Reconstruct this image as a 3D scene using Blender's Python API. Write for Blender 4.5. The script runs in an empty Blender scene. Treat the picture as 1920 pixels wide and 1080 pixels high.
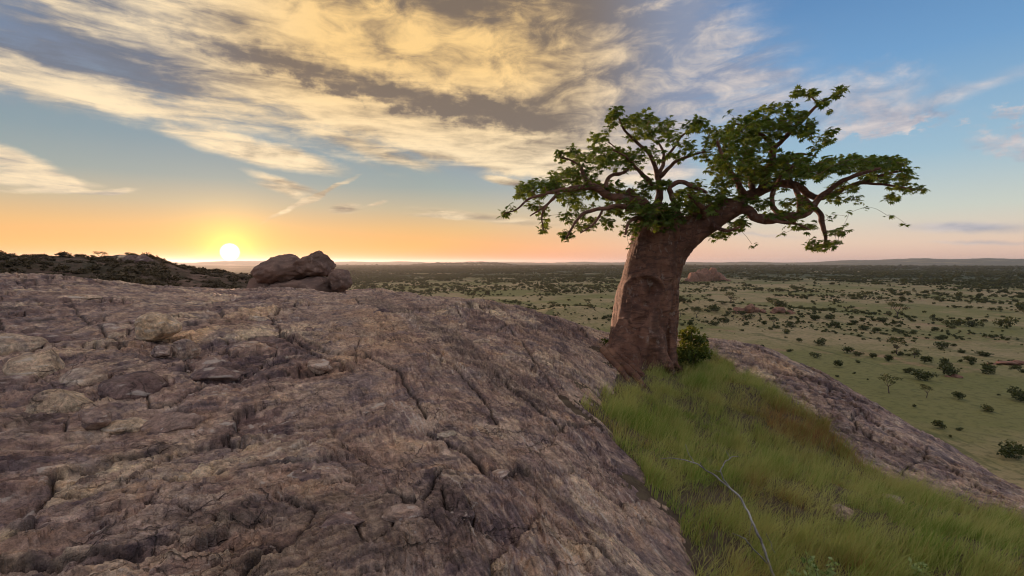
import bpy, bmesh, math, random
import numpy as np
from mathutils import Vector, Matrix

random.seed(7)
RNG = np.random.default_rng(11)
SC = bpy.context.scene
COL = SC.collection
rad = math.radians

# ------------------------------------------------------------------ camera
CAM_Z = 30.0                    # the lens stands 30 m above the plain, about 1.6 m above the rock
PITCH = math.atan(48 / 960)
cam_data = bpy.data.cameras.new('camera')
cam = bpy.data.objects.new('camera', cam_data)
COL.objects.link(cam)
cam.location = (0, 0, CAM_Z)
cam.rotation_euler = (math.pi / 2 - PITCH, 0, 0)
cam_data.sensor_width = 36
cam_data.lens = 18
cam_data.clip_start = 0.05
cam_data.clip_end = 80000
SC.camera = cam

SUN_AZ, SUN_EL = rad(-28.8), rad(1.0)
SUN_DIR = Vector((math.sin(SUN_AZ) * math.cos(SUN_EL), math.cos(SUN_AZ) * math.cos(SUN_EL), math.sin(SUN_EL)))

# ------------------------------------------------------------------ node helpers
class NT:
    def __init__(self, tree):
        self.t = tree
    def new(self, kind, **kw):
        n = self.t.nodes.new(kind)
        for k, v in kw.items():
            setattr(n, k, v)
        return n
    def link(self, a, b):
        self.t.links.new(a, b)
    def put(self, sock, v):
        if isinstance(v, bpy.types.NodeSocket):
            self.t.links.new(v, sock)
        elif v is not None:
            sock.default_value = v
    def m(self, op, a, b=None, c=None, clamp=False):
        n = self.new('ShaderNodeMath', operation=op, use_clamp=clamp)
        self.put(n.inputs[0], a)
        if b is not None: self.put(n.inputs[1], b)
        if c is not None: self.put(n.inputs[2], c)
        return n.outputs[0]
    def vm(self, op, a, b=None, scale=None):
        n = self.new('ShaderNodeVectorMath', operation=op)
        self.put(n.inputs[0], a)
        if b is not None: self.put(n.inputs[1], b)
        if scale is not None: self.put(n.inputs['Scale'], scale)
        return n.outputs['Value' if op in ('DOT_PRODUCT', 'LENGTH', 'DISTANCE') else 'Vector']
    def ss(self, x, lo, hi):
        n = self.new('ShaderNodeMapRange', interpolation_type='SMOOTHSTEP')
        self.put(n.inputs[0], x); n.inputs[1].default_value = lo; n.inputs[2].default_value = hi
        return n.outputs[0]
    def mix(self, f, a, b, mode='MIX'):
        n = self.new('ShaderNodeMix', data_type='RGBA', blend_type=mode)
        self.put(n.inputs[0], f)
        self.put(n.inputs[6], a if isinstance(a, bpy.types.NodeSocket) else (*a, 1))
        self.put(n.inputs[7], b if isinstance(b, bpy.types.NodeSocket) else (*b, 1))
        return n.outputs[2]
    def noise(self, vec, scale, detail=5, rough=0.55, dist=0.0, dim='3D'):
        n = self.new('ShaderNodeTexNoise', noise_dimensions=dim)
        if vec is not None: self.link(vec, n.inputs['Vector'])
        n.inputs['Scale'].default_value = scale
        n.inputs['Detail'].default_value = detail
        n.inputs['Roughness'].default_value = rough
        n.inputs['Distortion'].default_value = dist
        return n.outputs[0]
    def ramp(self, f, stops):
        n = self.new('ShaderNodeValToRGB')
        self.put(n.inputs[0], f)
        e = n.color_ramp.elements
        while len(e) < len(stops): e.new(0.5)
        for i, (p, c) in enumerate(stops):
            e[i].position = p; e[i].color = (*c, 1)
        return n.outputs[0]
    def comb(self, x, y, z=0.0):
        n = self.new('ShaderNodeCombineXYZ')
        self.put(n.inputs[0], x); self.put(n.inputs[1], y); self.put(n.inputs[2], z)
        return n.outputs[0]
    def mapping(self, vec, loc=(0, 0, 0), rot=(0, 0, 0), scale=(1, 1, 1), vt='POINT'):
        n = self.new('ShaderNodeMapping', vector_type=vt)
        self.link(vec, n.inputs[0])
        n.inputs['Location'].default_value = loc
        n.inputs['Rotation'].default_value = rot
        n.inputs['Scale'].default_value = scale
        return n.outputs[0]

def px_dir(u, v):
    """direction of a photograph pixel (1920 x 1080)"""
    x, y = (u - 960) / 960, (540 - v) / 960
    return np.array([x, math.cos(PITCH) + y * math.sin(PITCH), -math.sin(PITCH) + y * math.cos(PITCH)])
def px_at(u, v, Y):
    d = px_dir(u, v)
    return np.array([0, 0, CAM_Z]) + d * (Y / d[1])
def px_azel(u, v):
    d = px_dir(u, v)
    return math.degrees(math.atan2(d[0], d[1])), math.degrees(math.atan2(d[2], math.hypot(d[0], d[1])))

# ------------------------------------------------------------------ world: evening sky with clouds
def srgb(r, g, b):
    f = lambda c: ((c / 255 + 0.055) / 1.055) ** 2.4 if c > 10 else c / 255 / 12.92
    return f(r), f(g), f(b)

def build_world():
    w = bpy.data.worlds.new('World'); SC.world = w; w.use_nodes = True
    n = NT(w.node_tree)
    bg = w.node_tree.nodes['Background']
    tc = n.new('ShaderNodeTexCoord').outputs['Generated']
    d = n.vm('NORMALIZE', tc)
    sep = n.new('ShaderNodeSeparateXYZ'); n.link(d, sep.inputs[0])
    X, Y, Z = sep.outputs
    az = n.m('DEGREES', n.m('ARCTAN2', X, Y))
    el = n.m('DEGREES', n.m('ARCSINE', Z))
    # clear sky: colour by height, warmer towards the sun
    e01 = n.m('DIVIDE', el, 60.0, clamp=True)
    far = n.ramp(e01, [(0.0, srgb(222, 182, 166)), (0.03, srgb(224, 198, 178)), (0.08, srgb(194, 200, 192)),
                       (0.16, srgb(148, 180, 200)), (0.30, srgb(104, 150, 194)), (0.45, srgb(72, 118, 170)), (1.0, srgb(70, 104, 152))])
    near = n.ramp(e01, [(0.0, srgb(238, 134, 70)), (0.025, srgb(240, 154, 84)), (0.060, srgb(216, 162, 108)), (0.095, srgb(176, 158, 134)),
                        (0.135, srgb(128, 142, 146)), (0.19, srgb(98, 128, 148)), (0.30, srgb(84, 114, 146)), (0.45, srgb(80, 110, 146)), (1.0, srgb(70, 100, 146))])
    daz = n.m('ABSOLUTE', n.m('SUBTRACT', az, math.degrees(SUN_AZ)))
    w_near = n.m('SUBTRACT', 1.0, n.ss(daz, 14, 62))
    clear = n.mix(w_near, far, near)
    sky = n.new('ShaderNodeTexSky', sky_type='NISHITA', sun_disc=False)
    sky.sun_elevation = SUN_EL; sky.sun_rotation = SUN_AZ; sky.dust_density = 1.4; sky.ozone_density = 1.5
    nis = n.vm('MINIMUM', n.vm('SCALE', sky.outputs[0], scale=0.05), (0.10, 0.10, 0.10))
    clear = n.mix(1.0, n.mix(1.0, clear, (0.88, 0.88, 0.88), 'MULTIPLY'), nis, 'ADD')
    # aureole of the low sun
    sd = n.m('DEGREES', n.m('ARCCOSINE', n.m('MINIMUM', n.vm('DOT_PRODUCT', d, tuple(SUN_DIR)), 0.999999)))
    g1 = n.m('EXPONENT', n.m('MULTIPLY', sd, -0.62))
    g2 = n.m('EXPONENT', n.m('MULTIPLY', sd, -0.20))
    # ---- clouds, laid out by bearing and height; fibres and billows from noise
    A = n.comb(az, el)
    fib = n.noise(n.mapping(A, rot=(0, 0, rad(13)), scale=(0.16, 1.0, 1)), 0.85, 7, 0.55, 0.5)       # long fibres falling to the right
    fib2 = n.noise(n.mapping(A, rot=(0, 0, rad(9)), scale=(0.22, 1.0, 1)), 2.2, 6, 0.58, 0.8)
    fil = n.noise(n.mapping(A, rot=(0, 0, rad(-58)), scale=(0.42, 1.0, 1)), 0.42, 8, 0.60, 0.7)      # trailing filaments of the golden mass
    bil = n.noise(n.mapping(A, scale=(0.7, 1.2, 1)), 0.36, 8, 0.56, 0.3)
    bil2 = n.noise(n.mapping(A, scale=(0.9, 1.0, 1)), 0.95, 7, 0.65, 0.4)
    def warped(sc, amp, seed):
        wv = n.new('ShaderNodeTexNoise'); n.link(n.mapping(A, loc=(seed, seed, 0), scale=(0.7, 1.0, 1)), wv.inputs['Vector'])
        wv.inputs['Scale'].default_value = sc; wv.inputs['Detail'].default_value = 6; wv.inputs['Roughness'].default_value = 0.6
        return n.vm('ADD', A, n.vm('MULTIPLY', n.vm('SUBTRACT', wv.outputs['Color'], (0.5, 0.5, 0.5)), amp))
    AW = warped(0.20, (8.0, 3.6, 0), 3)
    AC = warped(0.85, (3.2, 4.4, 0), 9)
    AS = warped(0.60, (1.8, 0.7, 0), 17)
    def blobs(items, vec):
        acc = None
        for (u, v, du, dv, mn, k) in items:
            c = px_azel(u, v); a1 = px_azel(u + du, v + dv); L = math.hypot(du, dv)
            b1 = px_azel(u - dv / L * mn, v + du / L * mn)
            ra = math.hypot(a1[0] - c[0], a1[1] - c[1]); rb = math.hypot(b1[0] - c[0], b1[1] - c[1])
            rot = math.atan2(a1[1] - c[1], a1[0] - c[0])
            mp = n.mapping(vec, (c[0], c[1], 0), (0, 0, rot), (ra * 1.5, rb * 1.5, 1), 'TEXTURE')
            g = n.new('ShaderNodeTexGradient', gradient_type='SPHERICAL'); n.link(mp, g.inputs[0])
            s = n.m('MULTIPLY', g.outputs['Fac'], k)
            acc = s if acc is None else n.m('ADD', acc, s)
        return acc
    mass = blobs([(820, 30, 460, 120, 150, 2.6), (640, -80, 600, 40, 150, 2.0), (1040, 160, 190, 60, 110, 1.6),
                  (720, 218, 480, 108, 54, 2.4), (1000, 276, 240, 36, 40, 2.2), (1130, 240, 130, 60, 60, 0.9)], AW)
    veil = blobs([(205, 168, 330, 82, 40, 2.3), (20, 130, 160, 40, 44, 1.2), (330, 40, 360, 96, 66, 1.5), (170, 100, 260, 60, 50, 1.0), (690, 300, 80, 24, 14, 0.8),
                  (1230, 80, 280, 120, 130, 0.95), (1390, 160, 220, 70, 70, 0.55)], AW)
    puff = blobs([(1640, 185, 130, -10, 52, 1.5), (1660, 238, 130, -20, 14, 1.5), (1880, 272, 70, 8, 24, 2.0), (1900, 206, 44, -5, 11, 1.6), (1905, 232, 30, 0, 8, 1.2), (1812, 232, 12, -3, 4, 1.4), (1715, 232, 14, -4, 5, 1.2)], AC)
    wisp = blobs([(500, 290, 125, 26, 19, 2.2), (20, 300, 110, 44, 22, 1.9), (50, 338, 110, 8, 14, 1.9), (110, 359, 120, 2, 4, 1.2), (215, 358, 34, -4, 5, 1.5),
                  (535, 345, 60, 20, 9, 1.6), (530, 358, 50, 16, 6, 1.3), (585, 372, 70, -34, 5, 1.8), (645, 391, 26, -2, 8, 1.9), (705, 382, 20, -5, 4, 1.3), (720, 290, 90, 30, 12, 1.0),
                  (920, 409, 130, 14, 8, 1.5), (820, 406, 60, 3, 4, 1.2), (950, 340, 40, 6, 6, 1.6), (1840, 160, 220, -80, 14, 0.6), (1820, 426, 150, 2, 11, 1.3), (1850, 455, 120, 2, 5, 1.0), (1420, 440, 90, 6, 5, 0.8)], AS)
    hi = n.m('MULTIPLY', n.ss(el, 26, 40), 1.25)                                   # cloud sheet goes on overhead, unseen; coverage raised to light the ground
    back = n.m('MULTIPLY', n.m('MULTIPLY', n.ss(n.m('ABSOLUTE', az), 58, 95), n.ss(el, 6, 20)), 1.0)  # unseen cloud behind the view, thickened to brighten the foreground
    def c0(x): return n.m('SUBTRACT', x, 0.5)
    tf = n.m('ADD', n.m('MULTIPLY', c0(fib), 2.3), n.m('MULTIPLY', c0(fib2), 0.8))
    tb = n.m('ADD', n.m('MULTIPLY', c0(bil), 2.0), n.m('MULTIPLY', c0(bil2), 0.55))
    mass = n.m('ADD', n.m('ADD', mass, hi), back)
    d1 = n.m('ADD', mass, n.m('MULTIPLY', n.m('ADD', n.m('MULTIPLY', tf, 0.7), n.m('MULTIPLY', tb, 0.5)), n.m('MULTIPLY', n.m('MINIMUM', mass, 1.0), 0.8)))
    d2 = n.m('MULTIPLY', veil, n.m('ADD', 0.78, n.m('MULTIPLY', tf, 0.75)))
    d3 = n.m('MULTIPLY', puff, n.m('ADD', 0.75, n.m('MULTIPLY', tb, 0.75)))
    d4 = n.m('MULTIPLY', wisp, n.m('ADD', 1.15, n.m('ADD', n.m('MULTIPLY', tf, 0.65), n.m('MULTIPLY', tb, 0.25))))
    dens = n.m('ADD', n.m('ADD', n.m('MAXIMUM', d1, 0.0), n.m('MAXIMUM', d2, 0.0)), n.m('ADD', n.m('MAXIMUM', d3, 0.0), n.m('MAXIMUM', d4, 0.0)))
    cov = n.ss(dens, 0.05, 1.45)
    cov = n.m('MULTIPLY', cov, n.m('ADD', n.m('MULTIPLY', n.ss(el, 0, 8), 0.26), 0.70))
    # tone: shadowed undersides and golden lit parts
    dark = blobs([(540, 132, 240, 64, 16, 1.1), (770, 180, 230, 48, 24, 1.9), (970, 214, 130, 22, 30, 1.5), (1100, 200, 110, 20, 40, 1.2)], AC)
    dark2 = blobs([(150, 88, 270, 64, 40, 2.5), (340, 150, 170, 44, 16, 1.2), (900, -30, 340, 20, 60, 2.0), (700, 60, 60, 60, 30, 0.8), (1000, 100, 60, 30, 30, 0.6), (1250, 100, 260, 140, 150, 1.5), (620, -30, 160, 20, 30, 0.9), (1820, 422, 140, 3, 8, 1.2), (1640, 222, 130, -10, 14, 1.2)], AW)
    light = blobs([(820, 110, 330, 90, 60, 1.1), (560, 50, 250, 130, 42, 1.2), (1010, 150, 120, 40, 36, 0.7), (250, 198, 330, 92, 30, 1.5), (800, 262, 430, 84, 28, 1.5), (500, 295, 120, 24, 18, 1.4), (40, 320, 110, 20, 40, 1.2), (1880, 262, 80, 8, 24, 1.2), (1650, 180, 120, 0, 36, 0.8)], AW)
    tone = n.m('SUBTRACT', n.m('ADD', 0.46, n.m('MULTIPLY', light, 0.28)), n.m('ADD', n.m('MULTIPLY', dark, 0.36), n.m('MULTIPLY', dark2, 0.30)))
    ftone = n.m('ADD', n.m('MULTIPLY', c0(fib), 1.9), n.m('MULTIPLY', c0(fib2), 0.5))
    gtone = n.m('ADD', n.m('MULTIPLY', c0(fil), 2.6), n.m('MULTIPLY', tb, 0.40))
    top = n.m('MULTIPLY', n.ss(n.m('ADD', el, n.m('MULTIPLY', az, 0.22)), 13, 20), n.ss(az, -36, -20))
    tone = n.m('ADD', tone, n.m('ADD', n.m('MULTIPLY', ftone, n.m('SUBTRACT', 1.0, n.m('MULTIPLY', top, 0.8))), n.m('MULTIPLY', gtone, n.m('ADD', n.m('MULTIPLY', top, 0.7), 0.25))))
    tone = n.ss(tone, -0.15, 1.06)
    gold = n.m('MULTIPLY', n.m('MULTIPLY', n.ss(el, 9, 22), n.m('SUBTRACT', 1.0, n.ss(n.m('ABSOLUTE', n.m('ADD', az, 9)), 8, 30))), 0.85)
    lit = n.mix(n.m('SUBTRACT', 1.0, n.ss(daz, 26, 62)), srgb(214, 202, 196), srgb(244, 220, 180))
    lit = n.mix(gold, lit, srgb(240, 196, 122))
    shade = n.mix(n.m('SUBTRACT', 1.0, n.ss(daz, 10, 56)), srgb(132, 142, 164), srgb(104, 112, 126))
    shade = n.mix(n.m('MULTIPLY', n.ss(az, -36, -22), n.m('SUBTRACT', 1.0, n.ss(az, 4, 18))), shade, srgb(120, 108, 98))
    shade = n.mix(gold, shade, srgb(118, 102, 86))
    cl = n.mix(tone, shade, lit)
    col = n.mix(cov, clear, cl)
    # sun glow over everything, then the disc
    glow = n.vm('ADD', n.vm('SCALE', (1.0, 0.60, 0.06), scale=n.m('MULTIPLY', g1, 1.5)), n.vm('SCALE', (0.55, 0.26, 0.03), scale=n.m('MULTIPLY', g2, 0.26)))
    disc = n.vm('SCALE', (9.0, 7.4, 4.0), scale=n.m('SUBTRACT', 1.0, n.ss(sd, 0.45, 0.95)))
    col = n.vm('ADD', n.vm('ADD', col, glow), disc)
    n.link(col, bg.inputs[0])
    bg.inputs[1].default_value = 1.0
    w.cycles.sampling_method = 'NONE'
build_world()

sun_data = bpy.data.lights.new('sun', 'SUN')
sun_data.energy = 5.0
sun_data.color = (1.0, 0.58, 0.37)
sun_data.angle = rad(0.6)
sun = bpy.data.objects.new('sun', sun_data); COL.objects.link(sun)
sun.rotation_euler = (-SUN_DIR).to_track_quat('-Z', 'Y').to_euler()
sun.location = (-40, 70, 60)

vs = SC.view_settings
vs.view_transform = 'Standard'; vs.look = 'None'; vs.gamma = 1.0; vs.use_curve_mapping = False
vs.exposure = 0.22
SC.cycles.max_bounces = 4
SC.cycles.diffuse_bounces = 2
SC.cycles.filter_width = 1.05
SC.cycles.use_adaptive_sampling = True
SC.cycles.adaptive_threshold = 0.02
SC.cycles.transparent_max_bounces = 8

# ------------------------------------------------------------------ numpy noise
_perm = np.random.default_rng(3).permutation(256).astype(np.int64)
_perm = np.concatenate([_perm, _perm, _perm])
_ga = np.random.default_rng(4).uniform(0, 2 * np.pi, 256)
_gx, _gy = np.cos(_ga), np.sin(_ga)
def perlin(x, y, seed=0):
    x = np.asarray(x, float) + seed * 17.31; y = np.asarray(y, float) - seed * 9.17
    xi = np.floor(x).astype(np.int64); yi = np.floor(y).astype(np.int64)
    xf = x - xi; yf = y - yi
    u = xf * xf * xf * (xf * (xf * 6 - 15) + 10); v = yf * yf * yf * (yf * (yf * 6 - 15) + 10)
    def g(ix, iy, dx, dy):
        h = _perm[_perm[(ix & 255)] + (iy & 255)]
        return _gx[h] * dx + _gy[h] * dy
    a = g(xi, yi, xf, yf); b = g(xi + 1, yi, xf - 1, yf)
    c = g(xi, yi + 1, xf, yf - 1); e = g(xi + 1, yi + 1, xf - 1, yf - 1)
    return 1.5 * ((a + (b - a) * u) * (1 - v) + (c + (e - c) * u) * v)
def fbm(x, y, oct=4, seed=0, gain=0.5):
    s = 0; a = 1.0; f = 1.0
    for i in range(oct):
        s = s + a * perlin(x * f, y * f, seed + i * 5); a *= gain; f *= 2.03
    return s
def worley(x, y, seed=0):
    """F1, F2, random of the nearest cell, vector to its point"""
    xi = np.floor(x).astype(np.int64); yi = np.floor(y).astype(np.int64)
    f1 = np.full(x.shape, 9.0); f2 = np.full(x.shape, 9.0)
    rid = np.zeros(x.shape); ddx = np.zeros(x.shape); ddy = np.zeros(x.shape)
    rx = np.random.default_rng(seed + 50).random((3, 256))
    for i in (-1, 0, 1):
        for j in (-1, 0, 1):
            cx, cy = xi + i, yi + j
            h = _perm[_perm[(cx + seed) & 255] + (cy & 255)]
            dx = cx + rx[0][h] - x; dy = cy + rx[1][h] - y
            dd = np.sqrt(dx * dx + dy * dy)
            near = dd < f1
            f2 = np.where(near, f1, np.minimum(f2, dd))
            rid = np.where(near, rx[2][h], rid); ddx = np.where(near, dx, ddx); ddy = np.where(near, dy, ddy)
            f1 = np.where(near, dd, f1)
    return f1, f2, rid, ddx, ddy
def sstep(x, a, b):
    t = np.clip((x - a) / (b - a), 0, 1)
    return t * t * (3 - 2 * t)
_rot3 = [np.linalg.qr(np.random.default_rng(90 + i).normal(size=(3, 3)))[0] for i in range(6)]
def noise3(p, seed=0):
    """cheap 3-D noise: three rotated 2-D perlins"""
    s = 0
    for i in range(3):
        q = p @ _rot3[(i + seed) % 6]
        s = s + perlin(q[:, 0] + 3.7 * i, q[:, 1] - q[:, 2] * 0.63, seed * 3 + i)
    return s / 1.7
def fbm3(p, oct=4, seed=0, gain=0.5):
    s = 0; a = 1; f = 1
    for i in range(oct):
        s = s + a * noise3(p * f, seed + i); a *= gain; f *= 2.05
    return s

# ------------------------------------------------------------------ mesh helpers
def mesh_np(name, verts, faces, smooth=True):
    """faces: (n,3) or (n,4) array"""
    me = bpy.data.meshes.new(name)
    verts = np.ascontiguousarray(verts, dtype=np.float32); faces = np.ascontiguousarray(faces, dtype=np.int32)
    k = faces.shape[1]
    me.vertices.add(len(verts)); me.vertices.foreach_set('co', verts.ravel())
    me.loops.add(faces.size); me.loops.foreach_set('vertex_index', faces.ravel())
    me.polygons.add(len(faces))
    me.polygons.foreach_set('loop_start', np.arange(0, faces.size, k, dtype=np.int32))
    me.polygons.foreach_set('loop_total', np.full(len(faces), k, dtype=np.int32))
    me.polygons.foreach_set('use_smooth', np.full(len(faces), smooth, dtype=bool))
    me.update(calc_edges=True)
    return me
def fattr(me, name, vals):
    a = me.attributes.new(name, 'FLOAT', 'POINT'); a.data.foreach_set('value', np.ascontiguousarray(vals, dtype=np.float32))
def link(name, me, mat=None, parent=None, **props):
    o = bpy.data.objects.new(name, me); COL.objects.link(o)
    if mat is not None and me is not None and not me.materials: me.materials.append(mat)
    if parent is not None: o.parent = parent
    for k, v in props.items(): o[k] = v
    return o
def empty(name, loc, label, category, group=None):
    o = bpy.data.objects.new(name, None); COL.objects.link(o); o.location = loc
    o['label'] = label; o['category'] = category
    if group: o['group'] = group
    return o
def grid_faces(nr, nc, wrap=False):
    i = np.arange(nr - 1)[:, None]; j = np.arange(nc if wrap else nc - 1)[None, :]
    j2 = (j + 1) % nc
    return np.stack([i * nc + j, i * nc + j2, (i + 1) * nc + j2, (i + 1) * nc + j], -1).reshape(-1, 4)

# ------------------------------------------------------------------ materials
def mat(name):
    m = bpy.data.materials.new(name); m.use_nodes = True
    n = NT(m.node_tree)
    b = m.node_tree.nodes['Principled BSDF']
    b.inputs['Roughness'].default_value = 0.85
    b.inputs['Specular IOR Level'].default_value = 0.25
    return m, n, b
def attr(n, name):
    a = n.new('ShaderNodeAttribute'); a.attribute_name = name
    return a.outputs['Fac']
def bump(n, b, h, strength, dist):
    bp = n.new('ShaderNodeBump'); bp.inputs['Strength'].default_value = strength; bp.inputs['Distance'].default_value = dist
    n.link(h, bp.inputs['Height']); n.link(bp.outputs[0], b.inputs['Normal'])

def rock_material():
    m, n, b = mat('gneiss')
    pos = n.new('ShaderNodeNewGeometry').outputs['Position']
    st, tint, crk = attr(n, 'striation'), attr(n, 'tint'), attr(n, 'joint_dark')
    big = n.noise(pos, 0.55, 6, 0.6, 0.6)
    mid = n.noise(pos, 2.4, 7, 0.62, 0.8)
    fine = n.noise(pos, 22, 6, 0.68)
    grain = n.noise(pos, 110, 3, 0.6)
    wn = n.new('ShaderNodeTexNoise'); n.link(pos, wn.inputs['Vector']); wn.inputs['Scale'].default_value = 3.0; wn.inputs['Detail'].default_value = 5
    wpos = n.vm('ADD', pos, n.vm('SCALE', n.vm('SUBTRACT', wn.outputs['Color'], (0.5, 0.5, 0.5)), scale=0.35))
    def cracks(sc, wdt):
        v = n.new('ShaderNodeTexVoronoi', feature='DISTANCE_TO_EDGE'); n.link(wpos, v.inputs['Vector']); v.inputs['Scale'].default_value = sc
        return n.m('SUBTRACT', 1.0, n.ss(v.outputs['Distance'], 0.0, wdt))
    ck = n.m('MULTIPLY', n.m('MAXIMUM', cracks(2.6, 0.022), n.m('MULTIPLY', cracks(7.0, 0.04), 0.35)), n.ss(n.noise(pos, 1.1, 4, 0.6), 0.44, 0.62))
    c = n.ramp(big, [(0.34, (0.170, 0.100, 0.088)), (0.45, (0.325, 0.200, 0.155)), (0.54, (0.44, 0.295, 0.220)), (0.64, (0.56, 0.41, 0.315))])
    c = n.mix(n.m('MULTIPLY', n.ss(mid, 0.46, 0.60), 0.92), c, (0.165, 0.118, 0.130))      # purple-grey weathering
    c = n.mix(n.m('MULTIPLY', n.ss(n.noise(pos, 1.3, 6, 0.6, 1.0), 0.55, 0.68), 0.75), c, (0.43, 0.25, 0.15))   # rust
    c = n.mix(n.m('MULTIPLY', attr(n, 'rust'), 0.65), c, (0.47, 0.27, 0.155))
    c = n.mix(n.m('MULTIPLY', attr(n, 'stain'), 0.72), c, (0.105, 0.068, 0.058))
    c = n.mix(n.m('MULTIPLY', st, 0.95), c, (0.60, 0.455, 0.36))                           # pale foliation bands
    c = n.mix(n.m('MULTIPLY', n.ss(st, 0.20, 0.0), 0.50), c, (0.15, 0.108, 0.105))
    tv = n.m('ADD', n.m('MULTIPLY', tint, 1.10), 0.40)
    c = n.mix(1.0, c, n.comb(tv, n.m('MULTIPLY', tv, n.m('ADD', n.m('MULTIPLY', tint, 0.14), 0.91)), n.m('MULTIPLY', tv, n.m('ADD', n.m('MULTIPLY', tint, -0.16), 1.04))), 'MULTIPLY')
    fv = n.m('ADD', n.m('MULTIPLY', n.m('ADD', n.m('MULTIPLY', fine, 0.6), n.m('MULTIPLY', grain, 0.4)), 4.0), -1.02)
    c = n.mix(0.9, c, n.comb(fv, fv, fv), 'MULTIPLY')
    mv = n.m('ADD', n.m('MULTIPLY', n.noise(pos, 6.5, 6, 0.7, 0.5), 2.4), -0.16)
    c = n.mix(0.85, c, n.comb(mv, mv, mv), 'MULTIPLY')
    c = n.mix(n.m('MULTIPLY', n.ss(n.noise(pos, 7.5, 5, 0.7, 1.5), 0.62, 0.71), 0.6), c, (0.52, 0.46, 0.42))   # lichen, quartz
    c = n.mix(n.m('MULTIPLY', n.ss(st, 0.50, 0.62), 0.6), c, (0.66, 0.56, 0.48))
    c = n.mix(n.ss(n.noise(pos, 3.1, 5, 0.72, 2.0), 0.71, 0.75), c, (0.62, 0.59, 0.57))
    c = n.mix(n.m('MULTIPLY', n.ss(n.noise(pos, 4.3, 7, 0.75, 0.6), 0.57, 0.68), 0.65), c, (0.075, 0.056, 0.056))  # dark algae stains
    c = n.mix(n.m('MULTIPLY', n.m('MAXIMUM', crk, n.m('MULTIPLY', ck, 0.8)), 0.8), c, (0.045, 0.034, 0.03))    # darker along joints and cracks
    n.link(c, b.inputs['Base Color'])
    b.inputs['Roughness'].default_value = 0.78
    h = n.m('SUBTRACT', n.m('ADD', n.m('MULTIPLY', fine, 1.0), n.m('ADD', n.m('MULTIPLY', grain, 0.30), n.m('MULTIPLY', st, 0.35))), n.m('MULTIPLY', ck, 0.8))
    bump(n, b, h, 1.0, 0.03)
    return m

def simple_mat(name, c1, c2, scale, rough=0.85, c3=None, bump_d=None, detail=5):
    m, n, b = mat(name)
    pos = n.new('ShaderNodeTexCoord').outputs['Object']
    f = n.noise(pos, scale, detail, 0.6, 0.4)
    c = n.mix(n.ss(f, 0.35, 0.65), c1, c2)
    if c3: c = n.mix(n.ss(n.noise(pos, scale * 3.1, 5, 0.65), 0.55, 0.7), c, c3)
    n.link(c, b.inputs['Base Color']); b.inputs['Roughness'].default_value = rough
    if bump_d: bump(n, b, n.noise(pos, scale * 5, 6, 0.65), 0.8, bump_d)
    return m

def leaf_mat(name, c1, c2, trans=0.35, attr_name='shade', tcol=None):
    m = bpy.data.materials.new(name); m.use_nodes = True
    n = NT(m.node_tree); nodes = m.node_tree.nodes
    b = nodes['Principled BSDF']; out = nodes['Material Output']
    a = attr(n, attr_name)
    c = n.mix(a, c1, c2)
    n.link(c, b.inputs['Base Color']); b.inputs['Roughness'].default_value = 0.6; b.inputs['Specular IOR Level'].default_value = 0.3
    t = n.new('ShaderNodeBsdfTranslucent')
    n.link(n.mix(1.0, c, tcol or (1.6, 1.5, 0.6), 'MULTIPLY'), t.inputs[0])
    ms = n.new('ShaderNodeMixShader'); ms.inputs[0].default_value = trans
    n.link(b.outputs[0], ms.inputs[1]); n.link(t.outputs[0], ms.inputs[2]); n.link(ms.outputs[0], out.inputs[0])
    return m

MAT_ROCK = rock_material()

# ------------------------------------------------------------------ near ground: one smooth surface through points of the photograph
CTRL_PX = [  # u, v, distance along the view
    (0, 1080, 2.5), (350, 1080, 2.5), (700, 1080, 2.5), (1000, 1080, 2.75), (1130, 1080, 3.15), (1215, 1080, 3.6), (1300, 1080, 4.1),
    (0, 900, 3.5), (350, 900, 3.6), (700, 900, 3.7), (950, 900, 4.0), (1110, 900, 4.7), (1200, 900, 5.3),
    (0, 800, 4.8), (350, 800, 4.9), (700, 800, 5.0), (950, 800, 5.3), (1100, 800, 6.3),
    (0, 700, 6.5), (350, 700, 6.6), (700, 700, 6.8), (930, 700, 7.2), (1080, 700, 8.3), (1160, 705, 9.6),
    (0, 620, 9.0), (350, 620, 9.2), (700, 620, 9.3), (930, 620, 10.0), (1060, 640, 10.6),
    (0, 560, 13.0), (250, 569, 13.0), (470, 577, 13.0), (700, 574, 13.0), (850, 575, 12.6), (930, 566, 13.4), (1010, 590, 12.9), (1090, 619, 12.7),
    (0, 516, 18.0), (90, 518, 18.0), (190, 533, 18.0), (330, 546, 17.5), (430, 552, 17.0), (560, 558, 16.5), (660, 554, 17.0), (760, 554, 16.0), (850, 561, 14.8),
    (1210, 690, 12.0), (1210, 640, 14.0), (1300, 660, 13.5), (1140, 640, 13.2),
    (1150, 760, 8.2), (1250, 800, 8.2), (1400, 720, 10.6), (1350, 860, 7.0), (1500, 900, 6.6), (1600, 1000, 5.3), (1800, 1000, 5.6), (1900, 1070, 4.8), (1500, 1080, 4.4), (1300, 960, 5.2),
    (1345, 642, 15.0), (1420, 650, 14.4), (1500, 685, 13.0), (1600, 735, 11.6), (1700, 793, 10.4), (1800, 852, 9.4), (1920, 915, 8.5), (2100, 1000, 7.5),
    (1400, 695, 12.6), (1480, 745, 10.9), (1550, 830, 8.8), (1650, 900, 7.7), (1800, 925, 7.5), (1920, 965, 6.9),
]
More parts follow.
